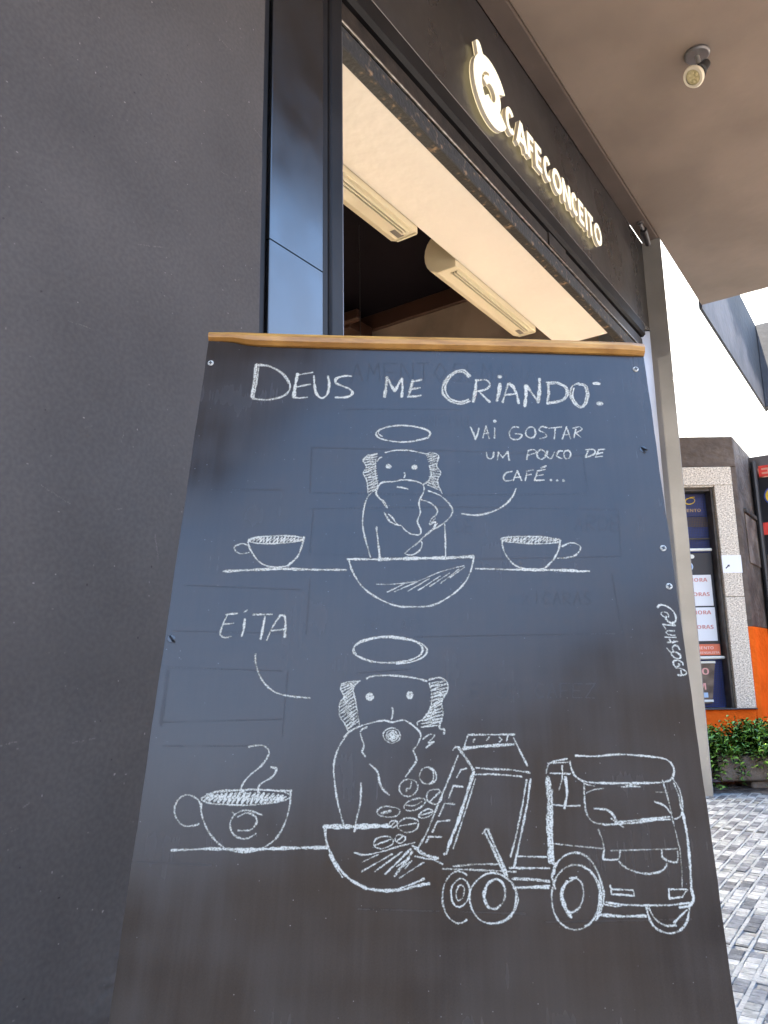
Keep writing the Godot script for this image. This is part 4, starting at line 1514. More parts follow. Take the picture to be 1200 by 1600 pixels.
func far_side() -> void:
	# the other side of the street: seen only as a reflection in the board and the polished stone
	var o := thing("opposite_building", "plain brown street building facing the cafe, seen only in reflections", "building", Vector3(11.5, 0, 0))
	var st := tool()
	bx(st, Vector3(0, -0.1, -10.0), Vector3(6.0, 6.9, 30.0), 0.02)
	obj("wall", st, M.across, o)
	st = tool()
	bx(st, Vector3(-0.1, 6.902, -10.1), Vector3(6.1, 7.1, 30.1), 0.02)
	obj("coping", st, M.concrete, o)
	for k in 6:
		st = tool()
		bx(st, Vector3(-0.02, 0.9, -8.0 + k * 6.0), Vector3(0.03, 2.6, -5.4 + k * 6.0), 0.01)
		obj("window", st, M.black_metal, o)

func street_ends() -> void:
	# the street goes on behind the camera: again only the reflections show it
	var o := thing("next_door_building", "plain dark building next to the cafe, seen only in reflections", "building", Vector3(0, 0, 2.52))
	var st := tool()
	bx(st, Vector3(-6.0, -0.1, 0.0), Vector3(0.0, 7.0, 24.0), 0.02)
	obj("wall", st, M.across, o)
	for k in 5:
		st = tool()
		bx(st, Vector3(-0.02, 0.0, 1.5 + k * 4.4), Vector3(0.03, 2.6, 4.2 + k * 4.4), 0.01)
		obj("shutter", st, M.frame_dark, o)
	o = thing("street_end_building", "plain brown building closing the street behind, seen only in reflections", "building", Vector3(-6.0, 0, 32.0))
	st = tool()
	bx(st, Vector3(0.0, -0.1, 0.0), Vector3(24.0, 8.5, 5.0), 0.02)
	obj("wall", st, M.across, o)

func _ready() -> void:
	rng.seed = 20240
	sky_and_camera()
	materials()
	pavement()
	cafe()
	added_pendants()
	white_building()
	overhead_frame()
	parking_shop()
	dark_shop()
	far_side()
	street_ends()
	a_board()
	cafe_sign()
	canopy_lamp()
	beam_hook()
	air_curtain(-1.58, -2.505, "cream air curtain on the ceiling edge just right of the granite pilaster")
	air_curtain(-2.835, -3.745, "cream air curtain on the ceiling edge nearer the corner post, rounded end showing")
	shop_signs()
	planter()

# ---------------------------------------------------------------- the drawing, in millimetres from the board's top left corner
func chalk_strokes() -> void:
	chalk(3.04, false, [81, 56, 81, 87, 79, 118])
	chalk(3.04, false, [85, 57, 84, 87, 82, 118])
	chalk(2.53, false, [79, 57, 79, 95, 78, 117])
	chalk(3.45, true, [80, 57, 100, 59, 122, 71, 136, 91, 135, 106, 124, 116, 102, 122, 81, 120])
	chalk(2.03, true, [85, 59, 101, 60, 121, 72, 134, 91])
	chalk(5.55, false, [147, 73, 145, 93, 144, 116])
	chalk(3.02, false, [147, 75, 157, 72, 171, 69])
	chalk(3.0, false, [147, 97, 157, 94, 169, 91])
	chalk(2.98, false, [144, 116, 153, 117, 166, 115])
	chalk(4.03, true, [173, 75, 175, 92, 179, 108, 188, 116, 196, 108, 198, 91, 195, 75])
	chalk(4.04, true, [232, 74, 221, 74, 209, 79, 208, 87, 217, 92, 230, 98, 235, 106, 226, 113, 209, 114])
	chalk(5.05, false, [288, 75, 287, 93, 285, 111])
	chalk(4.54, false, [289, 76, 296, 91, 301, 100, 306, 88, 311, 76])
	chalk(4.04, false, [312, 76, 313, 92, 312, 110])
	chalk(4.54, false, [329, 79, 326, 93, 322, 110])
	chalk(3.02, false, [329, 81, 343, 77])
	chalk(3.01, false, [327, 95, 341, 92])
	chalk(3.39, false, [323, 109, 335, 108, 342, 106])
	chalk(3.45, true, [419, 67, 410, 57, 398, 59, 384, 71, 376, 88, 378, 104, 388, 115, 404, 120, 418, 114])
	chalk(3.04, true, [417, 70, 409, 61, 398, 62, 386, 74, 380, 89, 382, 102, 390, 112, 404, 116, 416, 111])
	chalk(2.02, true, [380, 81, 375, 92, 376, 105])
	chalk(5.05, false, [429, 75, 427, 96, 423, 116])
	chalk(3.43, true, [429, 76, 443, 74, 450, 81, 445, 91, 430, 96])
	chalk(3.61, false, [432, 95, 441, 106, 449, 115])
	chalk(5.55, false, [466, 81, 464, 97, 460, 113])
	chalk(2.23, true, [469, 67, 468, 69, 466, 70, 464, 69, 463, 67, 464, 66, 466, 65, 468, 66, 468, 67, 468, 68, 466, 69, 464, 68, 464, 67, 464, 66, 466, 66, 467, 66, 467, 67, 467, 68, 466, 68, 465, 68, 465, 67, 465, 67])
	chalk(3.43, false, [479, 80, 474, 97, 469, 115])
	chalk(5.05, false, [481, 80, 487, 86, 492, 101, 494, 116])
	chalk(3.01, false, [473, 101, 490, 99])
	chalk(6.05, false, [507, 84, 506, 102, 503, 121])
	chalk(4.64, false, [509, 84, 516, 98, 525, 112])
	chalk(5.57, false, [529, 70, 528, 89, 524, 114])
	chalk(4.04, false, [542, 76, 542, 97, 538, 114])
	chalk(3.44, true, [540, 76, 556, 75, 570, 84, 572, 97, 562, 109, 538, 115])
	chalk(2.42, true, [542, 79, 556, 78, 568, 85, 569, 97, 561, 107, 542, 112])
	chalk(3.44, true, [588, 77, 601, 79, 604, 96, 596, 117, 585, 119, 576, 102, 579, 83, 591, 75])
	chalk(2.63, true, [590, 79, 599, 81, 601, 96, 594, 116, 586, 116, 579, 101, 582, 85])
	chalk(2.23, true, [624, 75, 622, 77, 618, 77, 614, 77, 613, 75, 615, 74, 618, 73, 621, 73, 623, 75, 621, 76, 618, 77, 616, 76, 615, 75, 616, 74, 618, 74, 620, 74, 621, 75, 620, 76, 618, 76, 617, 76, 617, 75, 617, 75])
	chalk(2.6, true, [625, 112, 623, 114, 620, 115, 617, 114, 616, 112, 617, 110, 620, 109, 623, 110, 624, 111, 623, 113, 620, 114, 618, 113, 617, 112, 618, 111, 620, 110, 622, 110, 622, 111, 622, 112, 620, 113, 619, 113, 619, 112, 619, 111])
	chalk(2.55, false, [418, 161, 422, 171, 425, 182])
	chalk(2.53, false, [425, 182, 429, 171, 431, 162])
	chalk(2.55, false, [442, 158, 436, 180])
	chalk(2.55, false, [442, 158, 446, 180])
	chalk(2.54, false, [437, 172, 446, 170])
	chalk(2.55, false, [455, 161, 454, 179])
	chalk(2.17, true, [458, 149, 457, 150, 456, 151, 454, 150, 454, 149, 454, 148, 456, 148, 457, 148, 457, 149, 457, 150, 456, 150, 455, 150, 454, 149, 455, 148, 455, 148, 456, 148, 456, 149, 456, 150, 456, 150, 455, 150, 455, 149, 455, 149])
	chalk(2.55, true, [492, 159, 483, 159, 477, 169, 480, 179, 490, 180, 496, 172, 486, 170])
	chalk(2.55, true, [517, 167, 516, 172, 513, 176, 509, 177, 506, 176, 503, 173, 502, 169, 503, 164, 506, 160, 509, 158, 513, 158, 516, 161, 517, 166, 517, 171])
	chalk(2.55, true, [535, 158, 527, 157, 523, 163, 531, 168, 533, 174, 523, 178])
	chalk(2.55, false, [538, 159, 558, 156])
	chalk(2.55, false, [548, 158, 545, 178])
	chalk(2.56, false, [565, 156, 557, 178])
	chalk(2.56, false, [565, 156, 570, 177])
	chalk(2.54, false, [559, 170, 569, 169])
	chalk(2.55, false, [579, 160, 575, 175])
	chalk(2.56, true, [575, 158, 585, 155, 588, 160, 578, 166])
	chalk(2.55, false, [579, 166, 586, 174])
	chalk(2.51, true, [441, 204, 442, 212, 447, 215, 451, 211, 452, 203])
	chalk(2.51, false, [459, 203, 457, 217])
	chalk(2.51, false, [459, 203, 465, 212, 473, 202, 475, 217])
	chalk(2.52, false, [504, 199, 501, 215])
	chalk(2.52, true, [504, 199, 513, 197, 516, 202, 503, 207])
	chalk(2.51, true, [530, 205, 529, 209, 526, 212, 523, 213, 520, 212, 518, 210, 517, 206, 518, 202, 520, 199, 523, 197, 526, 198, 529, 200, 530, 204, 529, 208])
	chalk(2.52, true, [533, 199, 532, 208, 538, 211, 544, 200])
	chalk(2.52, true, [556, 198, 550, 199, 547, 207, 554, 211])
	chalk(2.51, true, [568, 204, 567, 207, 565, 210, 562, 211, 560, 211, 558, 208, 558, 205, 558, 201, 560, 198, 563, 197, 565, 197, 567, 199, 568, 203, 567, 206])
	chalk(2.52, false, [595, 196, 590, 207])
	chalk(2.52, true, [591, 195, 603, 194, 605, 200, 598, 205, 590, 208])
	chalk(2.52, false, [611, 194, 605, 207])
	chalk(2.52, false, [611, 194, 621, 193])
	chalk(2.52, false, [608, 201, 617, 199])
	chalk(2.51, false, [605, 207, 616, 205])
	chalk(2.48, true, [478, 235, 469, 238, 465, 246, 469, 251, 479, 249])
	chalk(2.48, false, [486, 234, 479, 251])
	chalk(2.48, false, [486, 234, 492, 250])
	chalk(2.47, false, [481, 245, 491, 244])
	chalk(2.48, false, [500, 237, 497, 250])
	chalk(2.48, false, [500, 234, 511, 231])
	chalk(2.48, false, [499, 241, 507, 239])
	chalk(2.49, false, [516, 234, 511, 249])
	chalk(2.49, false, [516, 233, 529, 230])
	chalk(2.48, false, [514, 241, 525, 239])
	chalk(2.47, false, [511, 249, 526, 248])
	chalk(2.49, false, [522, 228, 530, 224])
	chalk(1.71, true, [537, 248, 536, 249, 535, 249, 535, 249, 534, 248, 535, 247, 536, 247, 536, 247, 536, 248, 536, 248, 535, 249, 535, 248, 535, 248, 535, 247, 535, 247, 536, 247, 536, 248, 536, 248, 536, 248, 535, 248, 535, 248, 535, 248])
	chalk(1.71, true, [546, 248, 545, 249, 544, 249, 544, 249, 543, 248, 544, 247, 544, 247, 545, 247, 545, 248, 545, 249, 544, 249, 544, 249, 544, 248, 544, 247, 544, 247, 545, 247, 545, 248, 545, 248, 544, 248, 544, 248, 544, 248, 544, 248])
	chalk(1.71, true, [555, 248, 555, 249, 554, 249, 553, 249, 553, 248, 553, 247, 554, 246, 555, 247, 555, 248, 554, 248, 554, 249, 553, 248, 553, 248, 553, 247, 554, 247, 554, 247, 554, 248, 554, 248, 554, 248, 554, 248, 553, 248, 554, 247])
	chalk(2.84, true, [483, 263, 476, 278, 463, 292, 443, 303, 423, 308, 402, 306])
	chalk(2.54, true, [357, 174, 352, 182, 337, 187, 317, 190, 297, 189, 281, 185, 274, 178, 277, 171, 290, 165, 310, 161, 331, 162, 348, 166, 356, 172, 354, 179])
	chalk(2.33, true, [283, 181, 278, 177, 278, 172, 283, 168, 293, 164, 306, 162, 320, 162, 334, 163, 345, 166, 353, 170, 356, 175, 354, 179, 347, 183, 336, 186])
	chalk(1.63, false, [262, 215, 277, 212, 259, 219, 277, 216, 256, 223, 276, 220, 258, 227, 276, 224, 260, 231, 275, 228, 261, 236, 276, 232, 259, 240, 276, 236, 257, 244, 277, 240, 259, 249, 277, 244, 261, 253, 278, 248, 263, 257, 278, 252, 264, 262, 279, 256, 264, 266, 279, 260, 265, 271, 280, 264, 265, 276, 280, 268])
	chalk(1.92, true, [263, 214, 256, 223, 261, 234, 257, 245, 263, 258, 265, 278])
	chalk(1.73, true, [262, 214, 270, 213, 277, 211])
	chalk(1.64, false, [351, 212, 364, 208, 352, 215, 367, 211, 353, 219, 369, 215, 354, 222, 367, 220, 356, 225, 366, 225, 356, 229, 366, 230, 356, 233, 368, 234, 356, 236, 371, 238, 356, 240, 371, 243, 356, 243, 369, 247, 355, 247, 368, 252, 355, 250, 368, 257, 354, 254, 369, 261, 353, 257, 371, 266, 352, 261, 372, 270])
	chalk(1.93, true, [364, 208, 369, 213, 366, 229, 372, 240, 367, 255, 374, 275])
	chalk(1.73, true, [350, 210, 357, 207, 364, 208])
	chalk(2.41, true, [289, 209, 302, 205, 322, 204, 339, 207, 354, 210])
	chalk(1.92, true, [283, 217, 280, 219, 277, 224])
	chalk(1.92, true, [275, 222, 274, 235, 276, 250, 280, 267])
	chalk(2.39, true, [355, 229, 358, 244, 353, 255, 346, 261])
	chalk(2.29, true, [298, 232, 297, 234, 294, 235, 292, 234, 291, 232, 292, 230, 294, 229, 296, 230, 297, 232, 296, 233, 295, 234, 293, 234, 292, 232, 293, 231, 294, 230, 295, 231, 296, 232, 296, 233, 295, 233, 294, 233, 293, 232, 294, 231])
	chalk(2.48, true, [337, 232, 336, 235, 333, 236, 330, 235, 329, 232, 331, 230, 333, 229, 335, 229, 336, 232, 335, 234, 333, 234, 331, 234, 331, 232, 331, 231, 333, 230, 334, 230, 335, 232, 334, 233, 333, 233, 332, 233, 332, 232, 332, 231])
	chalk(2.38, true, [318, 242, 319, 247, 317, 251])
	chalk(2.36, true, [279, 267, 286, 259, 303, 257, 317, 254, 336, 256, 346, 262, 347, 272, 342, 283, 340, 292, 342, 306, 338, 320, 343, 334, 340, 341, 328, 340])
	chalk(2.29, true, [328, 340, 320, 334, 315, 328, 309, 326, 302, 316, 296, 310])
	chalk(2.32, true, [290, 308, 297, 320, 304, 325, 310, 327])
	chalk(2.35, true, [279, 268, 277, 278, 283, 286, 289, 290, 294, 300])
	chalk(1.69, true, [278, 278, 287, 291, 292, 299])
	chalk(3.2, true, [308, 266, 316, 267, 324, 269])
	chalk(2.35, true, [276, 271, 265, 283, 260, 302, 259, 326, 263, 347, 268, 364, 272, 378])
	chalk(2.76, true, [279, 331, 282, 353, 285, 377])
	chalk(2.35, true, [354, 271, 371, 278, 384, 291, 389, 303, 381, 317, 365, 330])
	chalk(2.34, true, [342, 285, 356, 290, 365, 298, 366, 307, 358, 316, 355, 324])
	chalk(1.85, true, [364, 314, 358, 322, 356, 325, 364, 320, 362, 328, 367, 322])
	chalk(2.31, true, [377, 322, 378, 347, 378, 373])
	chalk(3.13, true, [364, 329, 352, 339, 338, 354])
	chalk(2.28, true, [338, 354, 324, 366, 321, 371, 331, 372, 341, 365, 345, 355, 342, 350])
	chalk(3.25, false, [240, 381, 284, 380])
	chalk(4.97, false, [284, 380, 337, 377, 381, 375, 417, 372])
	chalk(2.53, true, [242, 382, 247, 398, 262, 421, 284, 437, 309, 447, 331, 448, 356, 446, 377, 436, 399, 418, 412, 397, 418, 373])
	chalk(1.42, true, [282, 417, 307, 416, 340, 410, 371, 396, 404, 386])
	chalk(1.77, false, [297, 428, 326, 412])
	chalk(1.77, false, [307, 427, 340, 411])
	chalk(1.77, false, [325, 426, 356, 406])
	chalk(1.78, false, [340, 424, 371, 402])
	chalk(1.78, false, [356, 418, 384, 397])
	chalk(1.78, false, [371, 413, 397, 391])
	chalk(1.79, false, [384, 404, 405, 388])
	chalk(2.37, true, [176, 352, 171, 355, 158, 358, 139, 360, 120, 361, 105, 360, 98, 357, 101, 354, 113, 351, 131, 349, 151, 348, 167, 349, 175, 351, 174, 354])
	chalk(2.0, false, [99, 357, 106, 353, 104, 358, 111, 352, 109, 358, 116, 351, 114, 359, 120, 351, 119, 359, 125, 350, 123, 359, 130, 350, 128, 359, 135, 350, 133, 359, 140, 350, 138, 359, 145, 350, 143, 358, 150, 350, 147, 358, 154, 350, 152, 358, 159, 350, 157, 357, 164, 350, 162, 357, 169, 351, 167, 356, 173, 352])
	chalk(2.36, true, [97, 359, 102, 371, 113, 386, 126, 394, 142, 396, 157, 393])
	chalk(3.05, true, [157, 393, 169, 379, 174, 363, 176, 349])
	chalk(2.18, true, [101, 366, 90, 362, 80, 366, 80, 372, 88, 377, 101, 375])
	chalk(2.32, false, [67, 404, 80, 402])
	chalk(3.93, false, [70, 404, 117, 400, 158, 398, 199, 398])
	chalk(2.87, false, [199, 398, 239, 397])
	chalk(2.39, true, [543, 344, 537, 347, 522, 349, 502, 350, 481, 349, 465, 348, 458, 345, 462, 342, 476, 340, 496, 339, 517, 339, 534, 341, 542, 343, 540, 346])
	chalk(2.01, false, [459, 347, 467, 343, 464, 348, 473, 342, 469, 348, 478, 342, 475, 348, 483, 341, 480, 349, 488, 341, 485, 349, 494, 340, 490, 349, 499, 340, 496, 349, 504, 340, 501, 348, 509, 340, 506, 348, 515, 340, 511, 348, 520, 340, 517, 347, 525, 340, 522, 347, 530, 341, 527, 346, 536, 341, 532, 346, 540, 342])
	chalk(2.38, true, [459, 348, 461, 362, 471, 379, 484, 387, 500, 388, 516, 387, 531, 373])
	chalk(3.08, true, [531, 373, 539, 358, 542, 344])
	chalk(2.38, true, [544, 353, 557, 347, 568, 350, 570, 356, 562, 366, 549, 370, 536, 371])
	chalk(2.34, false, [420, 390, 478, 390])
	chalk(4.14, false, [478, 390, 522, 389, 563, 389])
	chalk(3.25, false, [563, 390, 581, 389])
	chalk(2.44, true, [80, 466, 75, 481, 73, 493, 79, 498, 89, 496])
	chalk(2.44, false, [78, 466, 94, 464])
	chalk(2.43, false, [75, 480, 90, 478])
	chalk(3.13, false, [104, 472, 104, 486, 102, 496])
	chalk(2.27, false, [102, 462, 107, 459])
	chalk(2.96, false, [115, 465, 141, 464])
	chalk(3.49, false, [131, 467, 130, 481, 128, 499])
	chalk(2.44, true, [152, 465, 143, 481, 136, 501])
	chalk(3.49, true, [152, 465, 158, 467, 160, 480, 160, 495])
	chalk(2.42, false, [142, 487, 161, 484])
	chalk(2.39, true, [123, 519, 125, 533, 134, 552, 150, 567, 170, 573, 200, 575])
	chalk(2.75, true, [347, 508, 341, 516, 325, 523, 302, 526, 279, 525, 261, 519, 253, 512, 257, 503, 272, 496, 294, 492, 317, 493, 337, 497, 346, 505, 344, 514])
	chalk(2.4, true, [257, 515, 254, 508, 258, 501, 268, 496, 284, 492, 301, 490, 320, 492, 335, 495, 347, 501, 352, 507, 350, 514, 342, 520, 328, 525, 311, 527])
	chalk(2.87, true, [272, 548, 282, 544, 307, 543, 333, 545, 352, 549])
	chalk(1.69, true, [264, 551, 259, 555, 255, 562])
	chalk(1.68, false, [240, 558, 263, 551, 239, 562, 261, 554, 240, 566, 258, 557, 243, 570, 255, 560, 243, 574, 255, 564, 240, 578, 255, 568, 239, 582, 256, 572, 239, 586, 257, 576, 239, 591, 258, 580, 239, 595, 259, 584, 241, 599, 260, 588, 244, 602, 261, 592, 246, 606, 262, 596, 248, 610, 263, 600, 250, 613, 264, 603])
	chalk(1.85, true, [240, 556, 239, 563, 244, 572, 239, 580, 239, 596, 246, 606, 251, 615])
	chalk(1.68, true, [240, 556, 248, 553, 263, 551])
	chalk(1.86, false, [355, 552, 376, 548, 356, 556, 377, 552, 357, 561, 378, 557, 358, 566, 378, 561, 358, 570, 376, 565, 357, 575, 374, 570, 357, 580, 372, 574, 356, 584, 371, 578, 354, 588, 372, 583, 351, 592, 372, 587, 348, 596, 373, 591, 346, 600, 372, 596, 345, 604, 371, 600, 345, 608, 369, 605])
	chalk(2.37, true, [355, 547, 368, 544, 378, 549, 379, 560, 371, 575, 373, 590, 368, 608, 374, 610, 374, 616])
	chalk(1.96, true, [347, 623, 355, 617, 362, 618, 354, 627, 361, 626, 351, 633])
	chalk(1.85, true, [255, 562, 260, 582, 265, 607])
	chalk(1.86, true, [355, 552, 359, 567, 356, 585, 348, 597, 340, 602, 340, 606])
	chalk(2.51, true, [282, 571, 281, 574, 278, 575, 274, 574, 273, 571, 274, 569, 277, 567, 280, 568, 281, 571, 280, 573, 278, 574, 276, 573, 275, 571, 275, 569, 277, 569, 279, 569, 280, 571, 279, 572, 278, 572, 277, 572, 276, 571, 276, 570])
	chalk(2.51, true, [334, 567, 332, 571, 330, 572, 327, 571, 326, 568, 327, 565, 329, 564, 332, 565, 332, 567, 332, 570, 330, 571, 328, 570, 327, 568, 328, 566, 329, 565, 331, 566, 331, 567, 331, 569, 330, 569, 329, 569, 328, 568, 329, 567])
	chalk(2.33, true, [307, 585, 308, 592, 306, 599])
	chalk(2.29, true, [246, 623, 253, 616, 266, 609, 282, 604, 297, 601, 308, 603, 322, 600, 335, 607, 344, 617, 340, 630, 335, 637, 339, 648, 332, 660, 325, 669])
	chalk(2.3, true, [275, 610, 267, 615, 269, 625, 272, 633, 270, 640, 274, 646])
	chalk(2.58, true, [280, 655, 290, 664, 293, 676, 298, 685, 306, 691])
	chalk(1.8, true, [318, 619, 317, 624, 313, 627, 307, 629, 302, 627, 298, 624, 296, 619, 298, 614, 303, 611, 308, 610, 314, 612, 317, 616, 318, 620, 316, 625])
	chalk(1.97, true, [316, 619, 313, 624, 308, 626, 302, 624, 300, 620, 302, 615, 307, 613, 312, 615, 314, 619, 312, 622, 308, 624, 304, 623, 302, 620, 304, 617, 307, 616, 310, 616, 311, 619, 310, 621, 308, 622, 306, 621, 305, 620, 306, 618])
	chalk(2.13, true, [312, 619, 311, 622, 308, 623, 306, 622, 305, 619, 306, 616, 308, 615, 310, 616, 311, 618, 310, 621, 308, 622, 307, 621, 306, 619, 306, 617, 308, 617, 309, 617, 310, 618, 309, 620, 308, 620, 307, 620, 307, 619, 307, 618])
	chalk(2.29, true, [250, 620, 240, 636, 235, 656, 237, 677, 242, 701, 250, 725])
	chalk(2.24, true, [270, 678, 270, 700, 266, 719, 264, 734])
	chalk(5.47, false, [227, 729, 266, 728])
	chalk(5.86, false, [266, 728, 305, 726])
	chalk(3.43, true, [228, 729, 230, 744, 236, 758, 246, 773, 261, 786, 280, 795])
	chalk(3.34, true, [280, 795, 302, 797, 324, 795, 341, 791, 355, 788])
	chalk(2.58, true, [321, 794, 338, 788, 349, 783])
	chalk(2.0, true, [235, 760, 243, 773, 252, 784])
	chalk(1.85, true, [265, 757, 279, 759, 301, 754, 321, 748, 338, 744])
	chalk(1.54, false, [275, 767, 294, 758])
	chalk(1.83, false, [275, 777, 311, 757])
	chalk(1.99, false, [290, 777, 323, 754])
	chalk(2.6, false, [303, 779, 333, 751])
	chalk(3.05, false, [314, 781, 335, 754])
	chalk(1.83, false, [320, 783, 349, 765])
	chalk(1.99, false, [316, 771, 331, 761, 323, 771, 334, 764, 326, 773])
	chalk(2.17, true, [335, 748, 345, 756, 355, 760, 371, 767])
	chalk(3.41, false, [337, 749, 351, 757, 366, 761])
	chalk(1.85, false, [338, 759, 355, 762, 366, 762])
	chalk(1.77, true, [363, 664, 364, 670, 360, 675, 353, 677, 347, 675, 343, 670, 344, 663, 348, 658, 355, 657, 361, 660, 364, 666])
	chalk(1.76, true, [341, 678, 340, 684, 336, 689, 329, 692, 322, 690, 318, 685, 319, 678, 324, 673, 331, 672, 338, 674, 341, 680])
	chalk(1.75, true, [370, 686, 371, 691, 369, 696, 364, 700, 358, 699, 353, 696, 352, 690, 355, 685, 361, 683, 367, 683, 370, 687])
	chalk(1.74, true, [351, 696, 349, 700, 343, 705, 335, 708, 327, 708, 324, 705, 326, 700, 333, 696, 341, 694, 348, 694, 351, 697])
	chalk(1.73, true, [319, 710, 316, 714, 309, 716, 300, 716, 293, 714, 291, 710, 295, 706, 302, 704, 311, 705, 318, 707, 319, 711])
	chalk(1.74, true, [360, 708, 359, 711, 355, 714, 349, 716, 344, 716, 342, 714, 344, 711, 348, 708, 354, 706, 359, 707, 360, 709])
	chalk(1.73, true, [316, 721, 316, 724, 314, 726, 311, 728, 308, 728, 305, 726, 306, 724, 308, 721, 311, 720, 314, 720, 316, 722])
	chalk(1.72, true, [342, 723, 340, 728, 334, 732, 326, 733, 319, 730, 316, 726, 319, 721, 326, 717, 334, 717, 341, 719, 342, 724])
	chalk(1.71, true, [312, 742, 310, 747, 304, 750, 297, 752, 290, 750, 288, 747, 290, 742, 296, 739, 304, 738, 310, 740, 312, 744])
	chalk(1.71, true, [326, 738, 326, 741, 323, 744, 319, 745, 316, 744, 314, 742, 314, 739, 317, 736, 321, 736, 324, 737, 326, 739])
	chalk(1.77, true, [355, 658, 360, 662, 360, 672, 355, 676])
	chalk(1.76, true, [333, 675, 331, 682, 327, 683, 327, 687])
	chalk(1.74, false, [356, 697, 369, 685])
	chalk(1.74, true, [326, 702, 337, 702, 346, 697])
	chalk(3.46, false, [297, 712, 308, 709])
	chalk(1.73, false, [345, 713, 359, 709])
	chalk(1.88, false, [307, 727, 315, 720])
	chalk(1.72, false, [319, 726, 340, 722])
	chalk(1.7, false, [290, 748, 309, 741])
	chalk(1.71, false, [316, 743, 323, 737])
	chalk(2.3, false, [405, 616, 433, 615, 465, 614])
	chalk(2.3, false, [404, 618, 400, 630])
	chalk(3.91, false, [399, 633, 419, 630, 443, 628, 464, 626])
	chalk(2.46, false, [463, 618, 471, 635, 479, 652])
	chalk(1.97, false, [413, 621, 411, 625])
	chalk(1.97, false, [432, 618, 428, 623])
	chalk(1.97, false, [445, 618, 448, 621, 444, 624])
	chalk(1.97, false, [456, 616, 454, 623])
	chalk(2.44, false, [385, 635, 389, 631, 394, 632])
	chalk(3.91, false, [392, 632, 402, 645, 411, 659])
	chalk(2.42, false, [414, 656, 431, 657, 457, 657, 482, 660])
	chalk(2.25, false, [411, 664, 436, 663, 457, 664, 472, 665])
	chalk(2.28, false, [392, 641, 380, 669, 367, 698, 352, 733, 341, 751])
	chalk(4.03, false, [411, 661, 402, 687, 391, 718, 379, 745])
	chalk(2.64, false, [379, 745, 376, 755, 372, 756])
	chalk(1.93, false, [413, 669, 405, 692, 395, 720, 384, 750])
	chalk(2.26, false, [402, 657, 395, 659, 389, 669])
	chalk(2.24, false, [397, 679, 385, 678, 379, 693])
	chalk(2.22, false, [386, 699, 374, 699, 367, 714])
	chalk(2.2, false, [380, 718, 365, 720, 359, 732])
	chalk(2.18, false, [370, 737, 355, 737, 351, 744])
	chalk(2.25, false, [477, 669, 470, 700, 460, 737, 453, 757])
	chalk(2.57, false, [482, 668, 477, 695, 467, 732, 457, 768])
	chalk(3.13, false, [422, 729, 431, 746, 440, 766, 446, 778])
	chalk(3.13, false, [427, 728, 434, 744, 443, 764, 449, 779])
	chalk(2.03, false, [420, 732, 424, 727, 429, 727])
	chalk(1.99, false, [371, 772, 404, 772, 459, 773])
	chalk(2.0, false, [384, 769, 411, 766, 443, 765])
	chalk(2.01, false, [463, 756, 497, 756])
	chalk(2.3, false, [452, 769, 500, 768])
	chalk(2.14, false, [454, 781, 476, 781, 499, 783])
	chalk(2.59, false, [456, 790, 497, 789])
	chalk(2.1, true, [399, 825, 394, 828, 388, 829, 382, 826, 377, 822, 373, 815, 371, 807, 371, 798, 373, 789, 377, 782, 382, 777, 388, 774, 395, 775, 400, 778])
	chalk(2.27, true, [403, 798, 400, 805, 395, 810, 390, 812, 385, 810, 382, 805, 381, 798, 382, 791, 387, 785, 392, 782, 397, 783, 401, 787, 403, 794, 402, 801])
	chalk(1.81, true, [393, 804, 390, 805, 388, 804, 387, 801, 387, 798, 388, 794, 390, 790, 392, 789, 394, 789, 396, 791, 397, 794, 396, 798, 395, 802, 393, 804])
	chalk(2.12, true, [458, 801, 454, 814, 444, 824, 430, 828, 417, 826, 407, 817, 403, 805, 405, 792, 415, 781, 428, 775, 442, 777, 453, 785, 458, 797, 456, 811])
	chalk(1.99, true, [443, 778, 447, 780, 451, 783, 455, 786, 457, 790, 459, 795, 460, 800, 460, 804, 458, 809, 456, 813, 453, 817, 450, 821, 445, 824, 441, 826])
	chalk(3.02, true, [440, 808, 435, 812, 431, 813, 426, 812, 423, 809, 421, 804, 420, 799, 422, 793, 424, 788, 429, 784, 433, 782, 438, 782, 442, 785, 444, 789])
	chalk(1.97, true, [445, 799, 442, 806, 436, 812, 430, 813, 424, 811, 420, 805, 419, 797, 422, 790, 427, 784, 434, 781, 440, 783, 444, 788, 445, 796, 443, 804])
	chalk(1.99, false, [456, 780, 478, 780, 499, 782])
	chalk(2.28, false, [457, 790, 499, 787])
	chalk(2.13, true, [557, 798, 552, 814, 541, 827, 527, 832, 513, 829, 503, 818, 500, 802, 503, 785, 513, 771, 527, 764, 542, 766, 552, 776, 557, 792, 554, 809])
	chalk(2.62, true, [542, 767, 547, 769, 551, 773, 554, 777, 557, 782, 558, 788, 559, 794, 558, 801, 557, 807, 554, 813, 551, 818, 546, 822, 542, 826, 537, 828])
	chalk(2.45, true, [504, 774, 510, 761, 523, 752, 538, 751, 551, 760, 559, 778, 562, 796, 557, 812, 550, 822])
	chalk(1.99, true, [523, 778, 527, 778, 531, 778, 535, 781, 537, 784, 538, 789, 538, 794, 537, 799, 535, 804, 532, 809, 528, 812, 524, 814, 520, 814, 517, 812])
	chalk(4.59, true, [519, 782, 512, 795, 515, 809, 521, 819])
	chalk(2.3, true, [531, 777, 519, 784, 511, 795])
	chalk(6.44, false, [504, 666, 504, 689, 502, 715, 501, 742, 501, 761])
	chalk(3.2, false, [508, 680, 505, 723, 504, 764])
	chalk(2.62, true, [507, 763, 502, 777, 505, 790])
	chalk(2.1, true, [502, 661, 505, 651, 512, 646, 530, 642])
	chalk(1.95, false, [505, 648, 534, 646])
	chalk(2.1, false, [507, 660, 533, 660])
